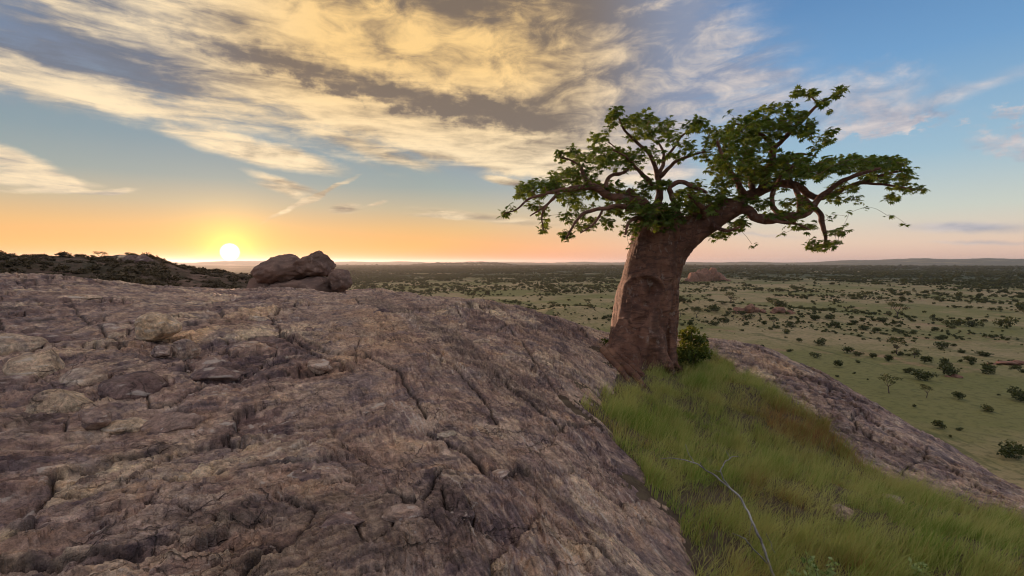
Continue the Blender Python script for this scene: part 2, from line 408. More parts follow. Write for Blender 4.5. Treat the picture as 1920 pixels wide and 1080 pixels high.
CTRL_W = [  # x, y, z below the lens: beside, behind and beyond the picture
    (0, 0.2, -1.62), (-2.5, 0.5, -1.6), (2.2, 0.5, -1.95), (4.5, 0.5, -2.6), (0, -4, -1.7), (-6, -4, -1.6), (5, -4, -2.4), (-9, 0, -1.5), (-16, 6, -1.2), (-12, -10, -1.8), (0, -12, -2.2), (9, 0, -3.6), (12, -8, -5),
    (-17, 12, -0.9), (-24, 18, -0.75), (-26, 30, -2.6), (-14, 27, -2.2), (-9, 27, -1.75), (-6, 31, -2.3), (-16, 36, -5.0), (-9, 36, -4.2), (-30, 44, -8), (-4, 24, -3.2), (0, 19, -3.4), (3.5, 18.5, -4.4), (6.5, 18.5, -4.6), (9, 16.5, -5.2), (10.5, 14, -5.6),
    (11.5, 11.5, -6.4), (12.5, 8.5, -7), (0, 26, -9), (6, 26, -10.5), (13, 20, -12), (18, 12, -13), (-8, 44, -12), (3, 40, -18), (18, 32, -20), (28, 14, -20), (-34, 0, -4), (-26, -20, -6), (0, -28, -8), (20, -20, -12), (-22, 50, -14),
]
_cp = np.array([px_at(*c) for c in CTRL_PX] + [(x, y, CAM_Z + z) for x, y, z in CTRL_W])
def _tps_fit(p, z, lam):
    d = np.linalg.norm(p[:, None] - p[None], axis=2)
    K = np.where(d > 0, d * d * np.log(d + 1e-12), 0)
    n = len(p); A = np.zeros((n + 3, n + 3)); A[:n, :n] = K + lam * np.eye(n)
    A[:n, n] = 1; A[:n, n + 1:] = p; A[n, :n] = 1; A[n + 1:, :n] = p.T
    return np.linalg.solve(A, np.concatenate([z, np.zeros(3)]))
_tw = _tps_fit(_cp[:, :2], _cp[:, 2], 0.25)
def ground(x, y):
    x = np.asarray(x, float); y = np.asarray(y, float); sh = x.shape
    x = x.ravel(); y = y.ravel(); out = np.empty(len(x)); n = len(_cp)
    for s in range(0, len(x), 60000):
        X = x[s:s + 60000, None]; Y = y[s:s + 60000, None]
        d2 = (X - _cp[:, 0]) ** 2 + (Y - _cp[:, 1]) ** 2 + 1e-12
        out[s:s + 60000] = (0.5 * d2 * np.log(d2)) @ _tw[:n] + _tw[n] + X[:, 0] * _tw[n + 1] + Y[:, 0] * _tw[n + 2]
    return out.reshape(sh)
def drop(u, v, lo=1.2, hi=40):
    """where the ray of a photograph pixel meets the near ground"""
    d = px_dir(u, v); d = d / d[1]
    Y = np.geomspace(lo, hi, 900)
    gz = ground(d[0] * Y, Y) - (CAM_Z + d[2] * Y)
    k = np.argmax(gz > 0) if (gz > 0).any() else 899
    return np.array([d[0] * Y[k], Y[k], CAM_Z + d[2] * Y[k]])

GRASS_PX = [(1150, 668), (1168, 700), (1150, 728), (1110, 768), (1150, 825), (1215, 902), (1255, 962), (1285, 1030), (1302, 1080), (1310, 1300),
            (2300, 1300), (2200, 1060), (1920, 992), (1850, 955), (1780, 930), (1680, 908), (1600, 872), (1540, 802), (1480, 750), (1400, 706), (1345, 672), (1300, 655), (1230, 652)]
GRASS_POLY = np.array([drop(u, v)[:2] for u, v in GRASS_PX])
def poly_sd(x, y, poly):
    """signed distance, positive inside"""
    x = np.asarray(x, float); y = np.asarray(y, float)
    dmin = np.full(x.shape, 1e9); ins = np.zeros(x.shape, bool)
    for a, b in zip(poly, np.roll(poly, -1, 0)):
        ex, ey = b - a
        t = np.clip(((x - a[0]) * ex + (y - a[1]) * ey) / (ex * ex + ey * ey + 1e-12), 0, 1)
        dmin = np.minimum(dmin, np.hypot(x - a[0] - t * ex, y - a[1] - t * ey))
        c = ((a[1] > y) != (b[1] > y)) & (x < (b[0] - a[0]) * (y - a[1]) / (b[1] - a[1] + 1e-12) + a[0])
        ins ^= c
    return np.where(ins, dmin, -dmin)

CRACKS_PX = [[(152, 773), (122, 813), (59, 824), (0, 832)], [(89, 721), (120, 745), (152, 773), (207, 750), (211, 717)], [(207, 745), (274, 747), (281, 769), (318, 765), (348, 750), (370, 736)],
    [(0, 947), (104, 917), (237, 858), (322, 850), (400, 828), (430, 836), (489, 813), (600, 821)], [(104, 921), (167, 924), (215, 921), (267, 895), (318, 852)], [(600, 817), (659, 847), (693, 876), (771, 883)],
    [(519, 943), (585, 969), (556, 1013), (519, 1054), (500, 1090)], [(585, 969), (640, 990), (690, 1060)], [(610, 924), (652, 904), (704, 930), (750, 976), (724, 1018), (690, 1050)], [(631, 821), (678, 862), (698, 878)], [(750, 976), (766, 976), (787, 945), (818, 909), (844, 883)],
    [(750, 976), (792, 1012), (833, 976), (828, 930)], [(807, 815), (870, 852), (911, 893), (984, 893)], [(1041, 852), (1113, 893), (1170, 914)], [(683, 665), (735, 696), (771, 732), (800, 790)], [(870, 950), (880, 1002), (932, 1033), (984, 1059)],
    [(122, 566), (170, 603), (207, 640), (240, 660)], [(326, 614), (372, 612)], [(500, 592), (537, 640), (593, 662), (641, 670), (700, 672)], [(307, 677), (352, 684), (419, 692), (459, 707)], [(0, 735), (78, 733), (83, 705), (110, 690)], [(0, 700), (40, 690), (70, 668)],
    [(660, 560), (720, 590), (790, 600)], [(900, 575), (960, 620), (1010, 690), (1060, 760)], [(930, 700), (990, 760), (1060, 820)], [(1000, 950), (1080, 1000), (1130, 1060)], [(850, 690), (900, 740), (930, 800)], [(0, 1010), (120, 990), (230, 960), (330, 900)], [(200, 1080), (330, 1030), (480, 990)],
    [(1430, 672), (1490, 700), (1560, 770), (1640, 830)], [(1560, 740), (1650, 800), (1760, 870), (1860, 930)], [(1690, 900), (1728, 860), (1740, 840)], [(1480, 690), (1530, 720), (1640, 770)], [(1800, 880), (1860, 890), (1920, 930)]]
STAIN_OUT = []
STAINS = [(180, 1010, 420, 985, 0.14), (420, 985, 640, 960, 0.22), (560, 1060, 760, 1040, 0.45), (690, 940, 740, 1010, 0.30), (840, 900, 870, 1000, 0.16), (850, 640, 1000, 760, 0.30), (960, 880, 1120, 1010, 0.14), (680, 560, 860, 640, 0.3), (1560, 800, 1700, 860, 0.4), (1700, 850, 1900, 920, 0.35), (90, 770, 40, 820, 0.2)]
RUSTS = [(470, 1060, 560, 1050, 0.30), (540, 920, 600, 930, 0.22), (60, 930, 170, 910, 0.22), (20, 1060, 140, 1030, 0.2), (300, 800, 370, 790, 0.3), (350, 640, 480, 590, 0.5), (600, 700, 760, 640, 0.4), (1420, 665, 1460, 690, 0.5), (680, 590, 720, 620, 0.5)]
STAINS = [(*drop(a, b)[:2], *drop(c, d)[:2], w) for a, b, c, d, w in STAINS]
RUSTS = [(*drop(a, b)[:2], *drop(c, d)[:2], w) for a, b, c, d, w in RUSTS]
CRACKS = [np.array([drop(u, v)[:2] for u, v in c]) for c in CRACKS_PX]
def rock_detail(x, y):
    """relief of the gneiss: slabs, joints, foliation; returns height, striation, tint, grit"""
    shp = x.shape; x = np.ravel(x); y = np.ravel(y)
    w1 = fbm(x * 0.55, y * 0.55, 4, 1); w2 = fbm(x * 0.55 + 31, y * 0.55 - 12, 4, 2)
    j1 = fbm(x * 3.1, y * 3.1, 3, 3); j2 = fbm(x * 3.1 + 7, y * 3.1, 3, 4)
    wx, wy = x + 0.16 * w1 + 0.035 * j1, y + 0.16 * w2 + 0.035 * j2
    azd = np.degrees(np.arctan2(x, y))
    right = sstep(azd + 3 * w1, -26, -8)
    led = sstep(azd, 18, 24)
    h = 0.09 * fbm(x * 0.33, y * 0.33, 3, 8) + 0.03 * fbm(wx * 1.3, wy * 1.3, 3, 9)
    dens = sstep(fbm(x * 0.28, y * 0.28, 3, 60) + 0.25, -0.25, 0.45) * (1 + 0.5 * sstep(-azd, 18, 34) * sstep(y, 3.2, 4.5) * (1 - sstep(y, 7.5, 11)))
    dsm = sstep(fbm(x * 0.5 + 9, y * 0.5, 3, 66), -0.2, 0.4)
    stri = np.zeros(len(x)); tint = np.zeros(len(x)); joint_dark = np.zeros(len(x))
    rgh_ = 0.22 + 1.15 * sstep(fbm(wx * 0.62, wy * 0.62, 3, 77) + 0.35 * j1, -0.35, 0.40)
    for ang, wt in ((44, 1 - right), (-64, right * (1 - led)), (-40, led)):
        i = np.nonzero(wt > 0.002)[0]
        if not len(i): continue
        c, s = math.cos(rad(ang)), math.sin(rad(ang)); wgt = wt[i]
        al, ac = wx[i] * c + wy[i] * s, -wx[i] * s + wy[i] * c
        al2, ac2 = x[i] * c + y[i] * s + 0.08 * w2[i], -x[i] * s + y[i] * c + 0.09 * w1[i] + 0.012 * j1[i]
        # exfoliation sheets: crisp steps across the foliation
        n = fbm(al * 0.36, ac * 0.9, 3, 20) * 2.0 + ac * 0.30
        k = np.floor(n); hh = 0.036 * (k + sstep(n - k, 0.0, 0.09) - n)
        n2 = fbm(al * 1.0, ac * 2.4, 4, 31) * 2.6
        k2 = np.floor(n2); hh = hh + 0.017 * (k2 + sstep(n2 - k2, 0.0, 0.12) - n2)
        n3 = fbm(al * 2.6, ac * 6.0, 3, 33) * 2.2
        k3 = np.floor(n3); hh = hh + 0.013 * (k3 + sstep(n3 - k3, 0.0, 0.10) - n3)
        r1 = 1 - np.abs(perlin(al2 * 0.8, ac2 * 7.5, 41)); r2 = 1 - np.abs(perlin(al2 * 1.8, ac2 * 21, 42)); r3 = perlin(al2 * 4.5, ac2 * 48, 43)
        rr_ = rgh_[i]
        hh = hh + rr_ * (0.006 * r1 + 0.006 * r2 ** 2 + 0.0026 * r3)
        ss_ = np.clip(0.55 * (r2 - 0.5) + 0.30 * (r1 - 0.45) + 0.30 * r3 + 0.25 * fbm(al2 * 0.6, ac2 * 3, 3, 44), 0, 1)
        # joints: flat blocks with tilted tops
        dn = dens[i]
        a1, a2, rid, dx, dy = worley(al * 0.60, ac * 1.0, 5); e1 = a2 - a1
        hh = hh + dn * (-0.045 * np.exp(-(e1 / 0.022) ** 2) + 0.06 * (rid - 0.5) + (dx * np.cos(rid * 40) + dy * np.sin(rid * 40)) * 0.09)
        b1, b2, rid2, dx2, dy2 = worley(al * 1.5 + 0.2 * w2[i], ac * 2.3, 9); e2 = b2 - b1
        d2 = dn * dsm[i]
        hh = hh + d2 * (-0.045 * np.exp(-(e2 / 0.045) ** 2) + 0.034 * (rid2 - 0.5) + (dx2 * np.cos(rid2 * 50) + dy2 * np.sin(rid2 * 50)) * 0.06)
        d1, d2b, rid3, dx3, dy3 = worley(al * 4.2, ac * 6.0, 14)
        hh = hh + rr_ * (0.3 + 0.7 * dsm[i]) * ((dx3 * np.cos(rid3 * 60) + dy3 * np.sin(rid3 * 60)) * 0.026 + 0.008 * (rid3 - 0.5))
        f1_, f2_, rid4, dx4, dy4 = worley(al * 10.5, ac * 14.0, 23)
        hh = hh + rr_ * (dx4 * np.cos(rid4 * 70) + dy4 * np.sin(rid4 * 70)) * 0.012
        h[i] += wgt * hh; stri[i] += wgt * ss_
        tint[i] += wgt * (0.5 + dn * (rid - 0.5) * 0.7 + d2 * (rid2 - 0.5) * 0.6 + 0.35 * (rid3 - 0.5) + 0.25 * (rid4 - 0.5))
        joint_dark[i] += wgt * np.clip(dn * np.exp(-(e1 / 0.03) ** 2) + 0.8 * d2 * np.exp(-(e2 / 0.045) ** 2), 0, 1)
    for ci, c in enumerate(CRACKS):
        lo, hi = c.min(0) - 0.9, c.max(0) + 0.9
        i = np.nonzero((x > lo[0]) & (x < hi[0]) & (y > lo[1]) & (y < hi[1]))[0]
        if not len(i): continue
        px, py = x[i] + 0.05 * w1[i] + 0.03 * j1[i], y[i] + 0.05 * w2[i] + 0.03 * j2[i]
        dm = np.full(len(i), 9.0); sg = np.ones(len(i))
        for a, b in zip(c[:-1], c[1:]):
            e = b - a; t = np.clip(((px - a[0]) * e[0] + (py - a[1]) * e[1]) / (e @ e), 0, 1)
            d = np.hypot(px - a[0] - t * e[0], py - a[1] - t * e[1]); nb = d < dm
            dm = np.where(nb, d, dm); sg = np.where(nb, np.sign((px - a[0]) * e[1] - (py - a[1]) * e[0]), sg)
        wd = 0.006 + 0.0020 * float(c[:, 1].mean())
        st = 0.012 if ci % 3 else 0.022
        far = sstep(y[i].mean() * 0 + np.minimum.reduce([x[i] - lo[0], hi[0] - x[i], y[i] - lo[1], hi[1] - y[i]]), 0, 0.5)
        h[i] += far * (-0.036 * np.exp(-(dm / wd) ** 2) + st * sg * np.exp(-dm / 0.30) * (1 if (ci % 2) else -1))
        joint_dark[i] = np.maximum(joint_dark[i], np.exp(-(dm / (wd * 0.9)) ** 2))
    h = h + 0.008 * rgh_ * fbm(x * 9, y * 9, 4, 70, 0.6)
    stain = np.zeros(len(x)); rust = np.zeros(len(x))
    for arr, items in ((stain, STAINS), (rust, RUSTS)):
        for (ax, ay, bx, by, wd) in items:
            a, b = np.array([ax, ay]), np.array([bx, by]); e = b - a
            t = np.clip(((x - a[0]) * e[0] + (y - a[1]) * e[1]) / (e @ e), 0, 1)
            d = np.hypot(x - a[0] - t * e[0], y - a[1] - t * e[1]) + 0.10 * w1 + 0.06 * j1 + 0.03 * (stri - 0.3)
            np.maximum(arr, 1 - sstep(d, wd * 0.3, wd * 1.2), out=arr)
    STAIN_OUT[:] = [stain.reshape(shp), rust.reshape(shp)]
    return h.reshape(shp), stri.reshape(shp), np.clip(tint, 0, 1).reshape(shp), np.clip(joint_dark, 0, 1).reshape(shp)

def polar(az_deg, r):
    a = np.radians(az_deg)[None, :]; r = r[:, None]
    return np.sin(a) * r, np.cos(a) * r
def rows(r0, r1, n, p=0.35):
    return (np.linspace(r0 ** -p, r1 ** -p, n)) ** (-1 / p)

def rock_height(x, y):
    h, stri, tint, joint_dark = rock_detail(x, y)
    sd = poly_sd(x, y, GRASS_POLY) + 0.14 * fbm(x * 1.6, y * 1.6, 3, 80)
    z = ground(x, y) + h * (1 - 0.55 * sstep(sd, -0.6, 0.0)) - 0.55 * sstep(sd, -0.10, 0.55)
    return z, stri, tint, joint_dark

def rock_sheet(name, az, r, wrap=False, **props):
    x, y = polar(az, r)
    z, stri, tint, joint_dark = rock_height(x, y)
    me = mesh_np(name, np.stack([x, y, z], -1).reshape(-1, 3), grid_faces(len(r), len(az))[:, ::-1], False)
    fattr(me, 'striation', stri.ravel()); fattr(me, 'tint', tint.ravel()); fattr(me, 'joint_dark', joint_dark.ravel())
    fattr(me, 'stain', STAIN_OUT[0].ravel()); fattr(me, 'rust', STAIN_OUT[1].ravel())
    return link(name, me, MAT_ROCK, kind='structure', **props)

rock_dome = rock_sheet('rock_dome', np.concatenate([np.linspace(-285, -58, 60)[:-1], np.linspace(-58, -49, 30)[:-1], np.linspace(-49, 20.5, 760)]), rows(0.5, 46, 640),
                       label='long bare dome of cracked purple-brown gneiss with foliation streaks')
rock_ledge = rock_sheet('rock_ledge', np.concatenate([np.linspace(20.5, 50, 330)[:-1], np.linspace(50, 75, 40)]), rows(2.5, 46, 420),
                        label='weathered rock ledge sloping down beside the grass')

# soil under the grass
def soil_sheet():
    x, y = polar(np.linspace(-2, 76, 300), rows(1.2, 18, 240))
    z = ground(x, y) + 0.03 * fbm(x * 1.1, y * 1.1, 3, 90) + 0.012 * fbm(x * 6, y * 6, 3, 91)
    sd = poly_sd(x, y, GRASS_POLY)
    z = z - 0.5 * sstep(-sd, 0.25, 1.6)
    me = mesh_np('soil', np.stack([x, y, z], -1).reshape(-1, 3), grid_faces(240, 300)[:, ::-1])
    m = simple_mat('dark_soil', (0.085, 0.058, 0.040), (0.14, 0.105, 0.068), 5.0, 0.95, (0.05, 0.040, 0.025), 0.05)
    return link('soil', me, m, kind='structure', label='dark soil slope under the grass')
soil = soil_sheet()
def soil_z(x, y):
    return ground(x, y) + 0.03 * fbm(x * 1.1, y * 1.1, 3, 90) + 0.012 * fbm(x * 6, y * 6, 3, 91)

# ------------------------------------------------------------------ plain to the horizon
def plain_h(x, y):
    r = np.hypot(x, y)
    z = 0.9 * fbm(x / 210, y / 210, 3, 101) * sstep(r, 60, 200) + 3.0 * fbm(x / 1500, y / 1500, 3, 102) * sstep(r, 400, 1500)
    z = z + (13 + 2.0 * fbm(x / 14, y / 14, 4, 103)) * (1 - sstep(r, 16, 62))          # foot of the rocky hill
    def mound(u, v, w, h, ar=0.6):
        d = px_dir(u, v); Y = CAM_Z / -(d[2] / d[1]); X = d[0] / d[1] * Y
        return h * np.exp(-(((x - X) / w) ** 2 + ((y - Y) / (w * ar)) ** 2))
    z = z + mound(1085, 600, 34, 7.5, 0.8) + mound(1300, 588, 26, 6.5) + mound(1430, 588, 40, 4.0) + mound(1325, 526, 70, 6)
    # far low ridges
    a = np.degrees(np.arctan2(x, y))
    z = z + sstep(r, 4200, 5200) * (1 - sstep(r, 6200, 8000)) * 26 * sstep(a, -12.5, -8) * (1 - sstep(a, -1.5, 1.0)) * (1 + 0.25 * perlin(a * 1.1, r * 0, 104))
    z = z + sstep(r, 9000, 12000) * (34 + 62 * sstep(a, 29, 37) * (1 - sstep(a, 60, 75)) + 26 * perlin(a * 0.25, a * 0 + 2, 105) + 8 * perlin(a * 1.3, a * 0, 106) + 30 * np.exp(-((a + 24) / 7) ** 2))
    z = z - 55 * sstep(r, 15000, 30000)
    return z
def plain_sheet():
    az = np.concatenate([np.linspace(-180, -60, 40)[:-1], np.linspace(-60, 60, 420)[:-1], np.linspace(60, 180, 41)])
    r = np.geomspace(14, 30000, 330)
    x, y = polar(az, r)
    me = mesh_np('plain', np.stack([x, y, plain_h(x, y)], -1).reshape(-1, 3), grid_faces(len(r), len(az))[:, ::-1])
    m, n, b = mat('savanna_ground')
    pos = n.new('ShaderNodeNewGeometry').outputs['Position']
    fl = n.mapping(pos, scale=(1, 1, 0))
    dist = n.vm('LENGTH', fl)
    a = n.noise(fl, 0.011, 5, 0.6, 0.3)
    a2 = n.noise(fl, 0.045, 6, 0.62)
    a3 = n.noise(fl, 0.6, 5, 0.7)
    c = n.mix(n.ss(a, 0.42, 0.57), (0.205, 0.195, 0.070), (0.37, 0.285, 0.155))
    c = n.mix(n.m('MULTIPLY', n.ss(a2, 0.45, 0.66), 0.55), c, (0.165, 0.170, 0.052))
    c = n.mix(n.m('MULTIPLY', n.ss(n.noise(fl, 0.028, 6, 0.66), 0.57, 0.66), 0.75), c, (0.36, 0.225, 0.135))
    c = n.mix(n.m('MULTIPLY', n.ss(n.noise(n.mapping(fl, rot=(0, 0, 0.5), scale=(1, 0.25, 0)), 0.05, 5, 0.6, 1.5), 0.60, 0.64), 0.6), c, (0.075, 0.095, 0.03))
    c = n.mix(n.m('MULTIPLY', n.ss(a3, 0.46, 0.66), 0.6), c, (0.075, 0.085, 0.028))
    # beyond a kilometre the bush closes into a wood with strips of grass
    wood = n.m('MULTIPLY', n.ss(dist, 700, 1300), n.ss(n.noise(n.mapping(fl, scale=(0.35, 1, 0)), 0.0042, 6, 0.65), 0.36, 0.46))
    wc = n.mix(n.noise(fl, 0.03, 5, 0.75), (0.022, 0.036, 0.014), (0.065, 0.085, 0.032))
    c = n.mix(wood, c, wc)
    n.link(c, b.inputs['Base Color']); b.inputs['Roughness'].default_value = 0.95
    bump(n, b, a3, 0.6, 0.25)
    return link('plain', me, m, kind='structure', label='green and tan savanna plain running to the horizon')
plain = plain_sheet()

# scrub hill beyond the dome, on the left
def hill_h(x, y):
    a = np.degrees(np.arctan2(x, y)); r = np.hypot(x, y)
    A = [-75, -60, -45, -40.1, -38, -36.6, -35.2, -34.2, -33, -30.5, -28, -24, -20, -16]
    top = [494, 488, 482, 484, 486, 481, 481, 488, 499, 507, 514, 521, 532, 560]
    vt = np.interp(a, A, top)
    rt = 118.0
    ztop = (492 - vt) / 960 * rt * 0.93
    prof = np.interp(r / rt, [0.28, 0.45, 0.62, 0.8, 0.93, 1.0, 1.15, 1.5, 2.1], [-7.5, -4.0, -3.0, -1.6, -0.45, 0, -0.8, -9, -34])
    z = CAM_Z + ztop + prof * (1 + 0.2 * perlin(a / 6, r / 30, 120)) + 0.55 * fbm(x / 9, y / 9, 4, 121) * sstep(r, 40, 60)
    z = np.where(a > -22, z - (a + 22) * 1.6, z)
    return z
def hill_sheet():
    az = np.linspace(-80, -12, 300); r = np.geomspace(36, 260, 170)
    x, y = polar(az, r)
    me = mesh_np('scrub_hill', np.stack([x, y, hill_h(x, y)], -1).reshape(-1, 3), grid_faces(170, 300)[:, ::-1])
    m, n, b = mat('hill_ground')
    pos = n.new('ShaderNodeNewGeometry').outputs['Position']
    f = n.noise(pos, 0.16, 6, 0.65, 0.5)
    c = n.ramp(f, [(0.35, (0.050, 0.042, 0.024)), (0.46, (0.080, 0.058, 0.036)), (0.54, (0.125, 0.078, 0.058)), (0.68, (0.23, 0.145, 0.11))])
    c = n.mix(n.m('MULTIPLY', n.ss(n.noise(pos, 1.3, 6, 0.7), 0.48, 0.62), 0.7), c, (0.035, 0.036, 0.018))
    n.link(c, b.inputs['Base Color']); b.inputs['Roughness'].default_value = 0.95
    bump(n, b, n.noise(pos, 0.9, 7, 0.7), 1.0, 0.6)
    return link('hill', me, m, kind='structure', label='low scrub-covered hill behind the rock dome')
hill = hill_sheet()

# ------------------------------------------------------------------ tubes
def resample(pts, step):
    """smooth (Catmull-Rom) polyline through pts (columns: x y z radius)"""
    P = np.asarray(pts, float)
    P = np.vstack([2 * P[0] - P[1], P, 2 * P[-1] - P[-2]])
    out = []
    for i in range(1, len(P) - 2):
        p0, p1, p2, p3 = P[i - 1], P[i], P[i + 1], P[i + 2]
        k = max(2, int(np.linalg.norm(p2[:3] - p1[:3]) / step) + 1)
        t = np.linspace(0, 1, k, endpoint=False)[:, None]
        out.append(0.5 * (2 * p1 + (p2 - p0) * t + (2 * p0 - 5 * p1 + 4 * p2 - p3) * t ** 2 + (3 * p1 - p0 - 3 * p2 + p3) * t ** 3))
    out.append(P[-2][None])
    q = np.vstack(out); q[:, 3] = np.maximum(q[:, 3], 0.002)
    return q
def tube(path, sides, tip=True):
    """verts, quads of one tube along path (n,4)"""
    p = path[:, :3]; r = path[:, 3]; n = len(p)
    t = np.gradient(p, axis=0); t /= np.linalg.norm(t, axis=1)[:, None] + 1e-9
    ref = np.array([0.31, 0.17, 0.93]) if abs(t[0][2]) < 0.9 else np.array([1.0, 0.1, 0])
    u = np.cross(t[0], ref); u /= np.linalg.norm(u)
    U = np.empty((n, 3))
    for i in range(n):
        u = u - t[i] * np.dot(u, t[i]); u /= np.linalg.norm(u) + 1e-9; U[i] = u
    W = np.cross(t, U)
    a = np.arange(sides) * 2 * np.pi / sides
    v = p[:, None] + r[:, None, None] * (np.cos(a)[None, :, None] * U[:, None] + np.sin(a)[None, :, None] * W[:, None])
    v = v.reshape(-1, 3); f = grid_faces(n, sides, True)
    if tip:      # close both ends with a point
        v = np.vstack([v, p[0] - t[0] * r[0] * 0.4, p[-1] + t[-1] * r[-1] * 0.8]); e0, e1 = n * sides, n * sides + 1
        j = np.arange(sides); j2 = (j + 1) % sides
        f = np.vstack([f, np.stack([np.full(sides, e0), j2, j, j], -1), np.stack([np.full(sides, e1), (n - 1) * sides + j, (n - 1) * sides + j2, (n - 1) * sides + j2], -1)])
    return v, f
def tubes_mesh(name, tubes):
    V, F, o = [], [], 0
    for v, f in tubes:
        V.append(v); F.append(f + o); o += len(v)
    V = np.vstack(V); F = np.vstack(F)
    tri = F[:, 2] == F[:, 3]
    T = np.vstack([F[~tri][:, [0, 1, 2]], F[~tri][:, [0, 2, 3]], F[tri][:, :3]])
    return mesh_np(name, V, T)

def evaluated(me, voxel):
    o = bpy.data.objects.new('temp', me); COL.objects.link(o)
    m = o.modifiers.new('r', 'REMESH'); m.mode = 'VOXEL'; m.voxel_size = voxel
    s = o.modifiers.new('s', 'SMOOTH'); s.iterations = 6; s.factor = 0.6
    dg = bpy.context.evaluated_depsgraph_get(); dg.update()
    ev = o.evaluated_get(dg)
    out = bpy.data.meshes.new_from_object(ev)
    bpy.data.objects.remove(o)
    return out
def get_co(me):
    c = np.empty(len(me.vertices) * 3, np.float32); me.vertices.foreach_get('co', c); return c.reshape(-1, 3).astype(float)
def get_no(me):
    c = np.empty(len(me.vertices) * 3, np.float32); me.vertices.foreach_get('normal', c); return c.reshape(-1, 3).astype(float)
def set_co(me, c):
    me.vertices.foreach_set('co', np.ascontiguousarray(c, dtype=np.float32).ravel()); me.update()

# ------------------------------------------------------------------ baobab
TY = 12.0                       # distance of the trunk
TS = 0.0125                     # metres for a photograph pixel at the trunk
def tp(u, v, dy=0.0, r=None):
    p = px_at(u, v, TY + dy)
    return (*p, r * TS) if r is not None else p

def bark_material():
    m, n, b = mat('baobab_bark')
    pos = n.new('ShaderNodeTexCoord').outputs['Object']
    lo = n.noise(pos, 1.6, 6, 0.6, 0.5)
    c = n.ramp(lo, [(0.32, (0.110, 0.052, 0.036)), (0.50, (0.185, 0.086, 0.054)), (0.68, (0.28, 0.145, 0.096))])
    wr = n.noise(n.mapping(pos, scale=(1, 1, 3.5)), 4.0, 7, 0.68, 0.7)
    c = n.mix(n.m('MULTIPLY', n.ss(wr, 0.46, 0.62), 0.75), c, (0.070, 0.036, 0.028))
    c = n.mix(n.m('MULTIPLY', n.ss(n.noise(n.mapping(pos, scale=(1, 1, 0.22)), 3.2, 6, 0.66, 0.6), 0.50, 0.64), 0.6), c, (0.080, 0.042, 0.032))
    c = n.mix(n.m('MULTIPLY', n.ss(n.noise(n.mapping(pos, scale=(1, 1, 0.6)), 7, 6, 0.7, 0.4), 0.56, 0.68), 0.55), c, (0.33, 0.26, 0.22))
    n.link(c, b.inputs['Base Color']); b.inputs['Roughness'].default_value = 0.72
    h = n.m('ADD', n.m('MULTIPLY', wr, 0.8), n.m('MULTIPLY', n.noise(pos, 26, 5, 0.65), 0.4))
    bump(n, b, h, 0.75, 0.035)
    return m
MAT_BARK = bark_material()
base = np.array(tp(1205, 690))
baobab = empty('baobab_tree', tuple(base), 'stout baobab with a thick leaning trunk and wide spreading crown on the rock', 'tree')
def local(me):
    c = get_co(me); set_co(me, c - base); return me

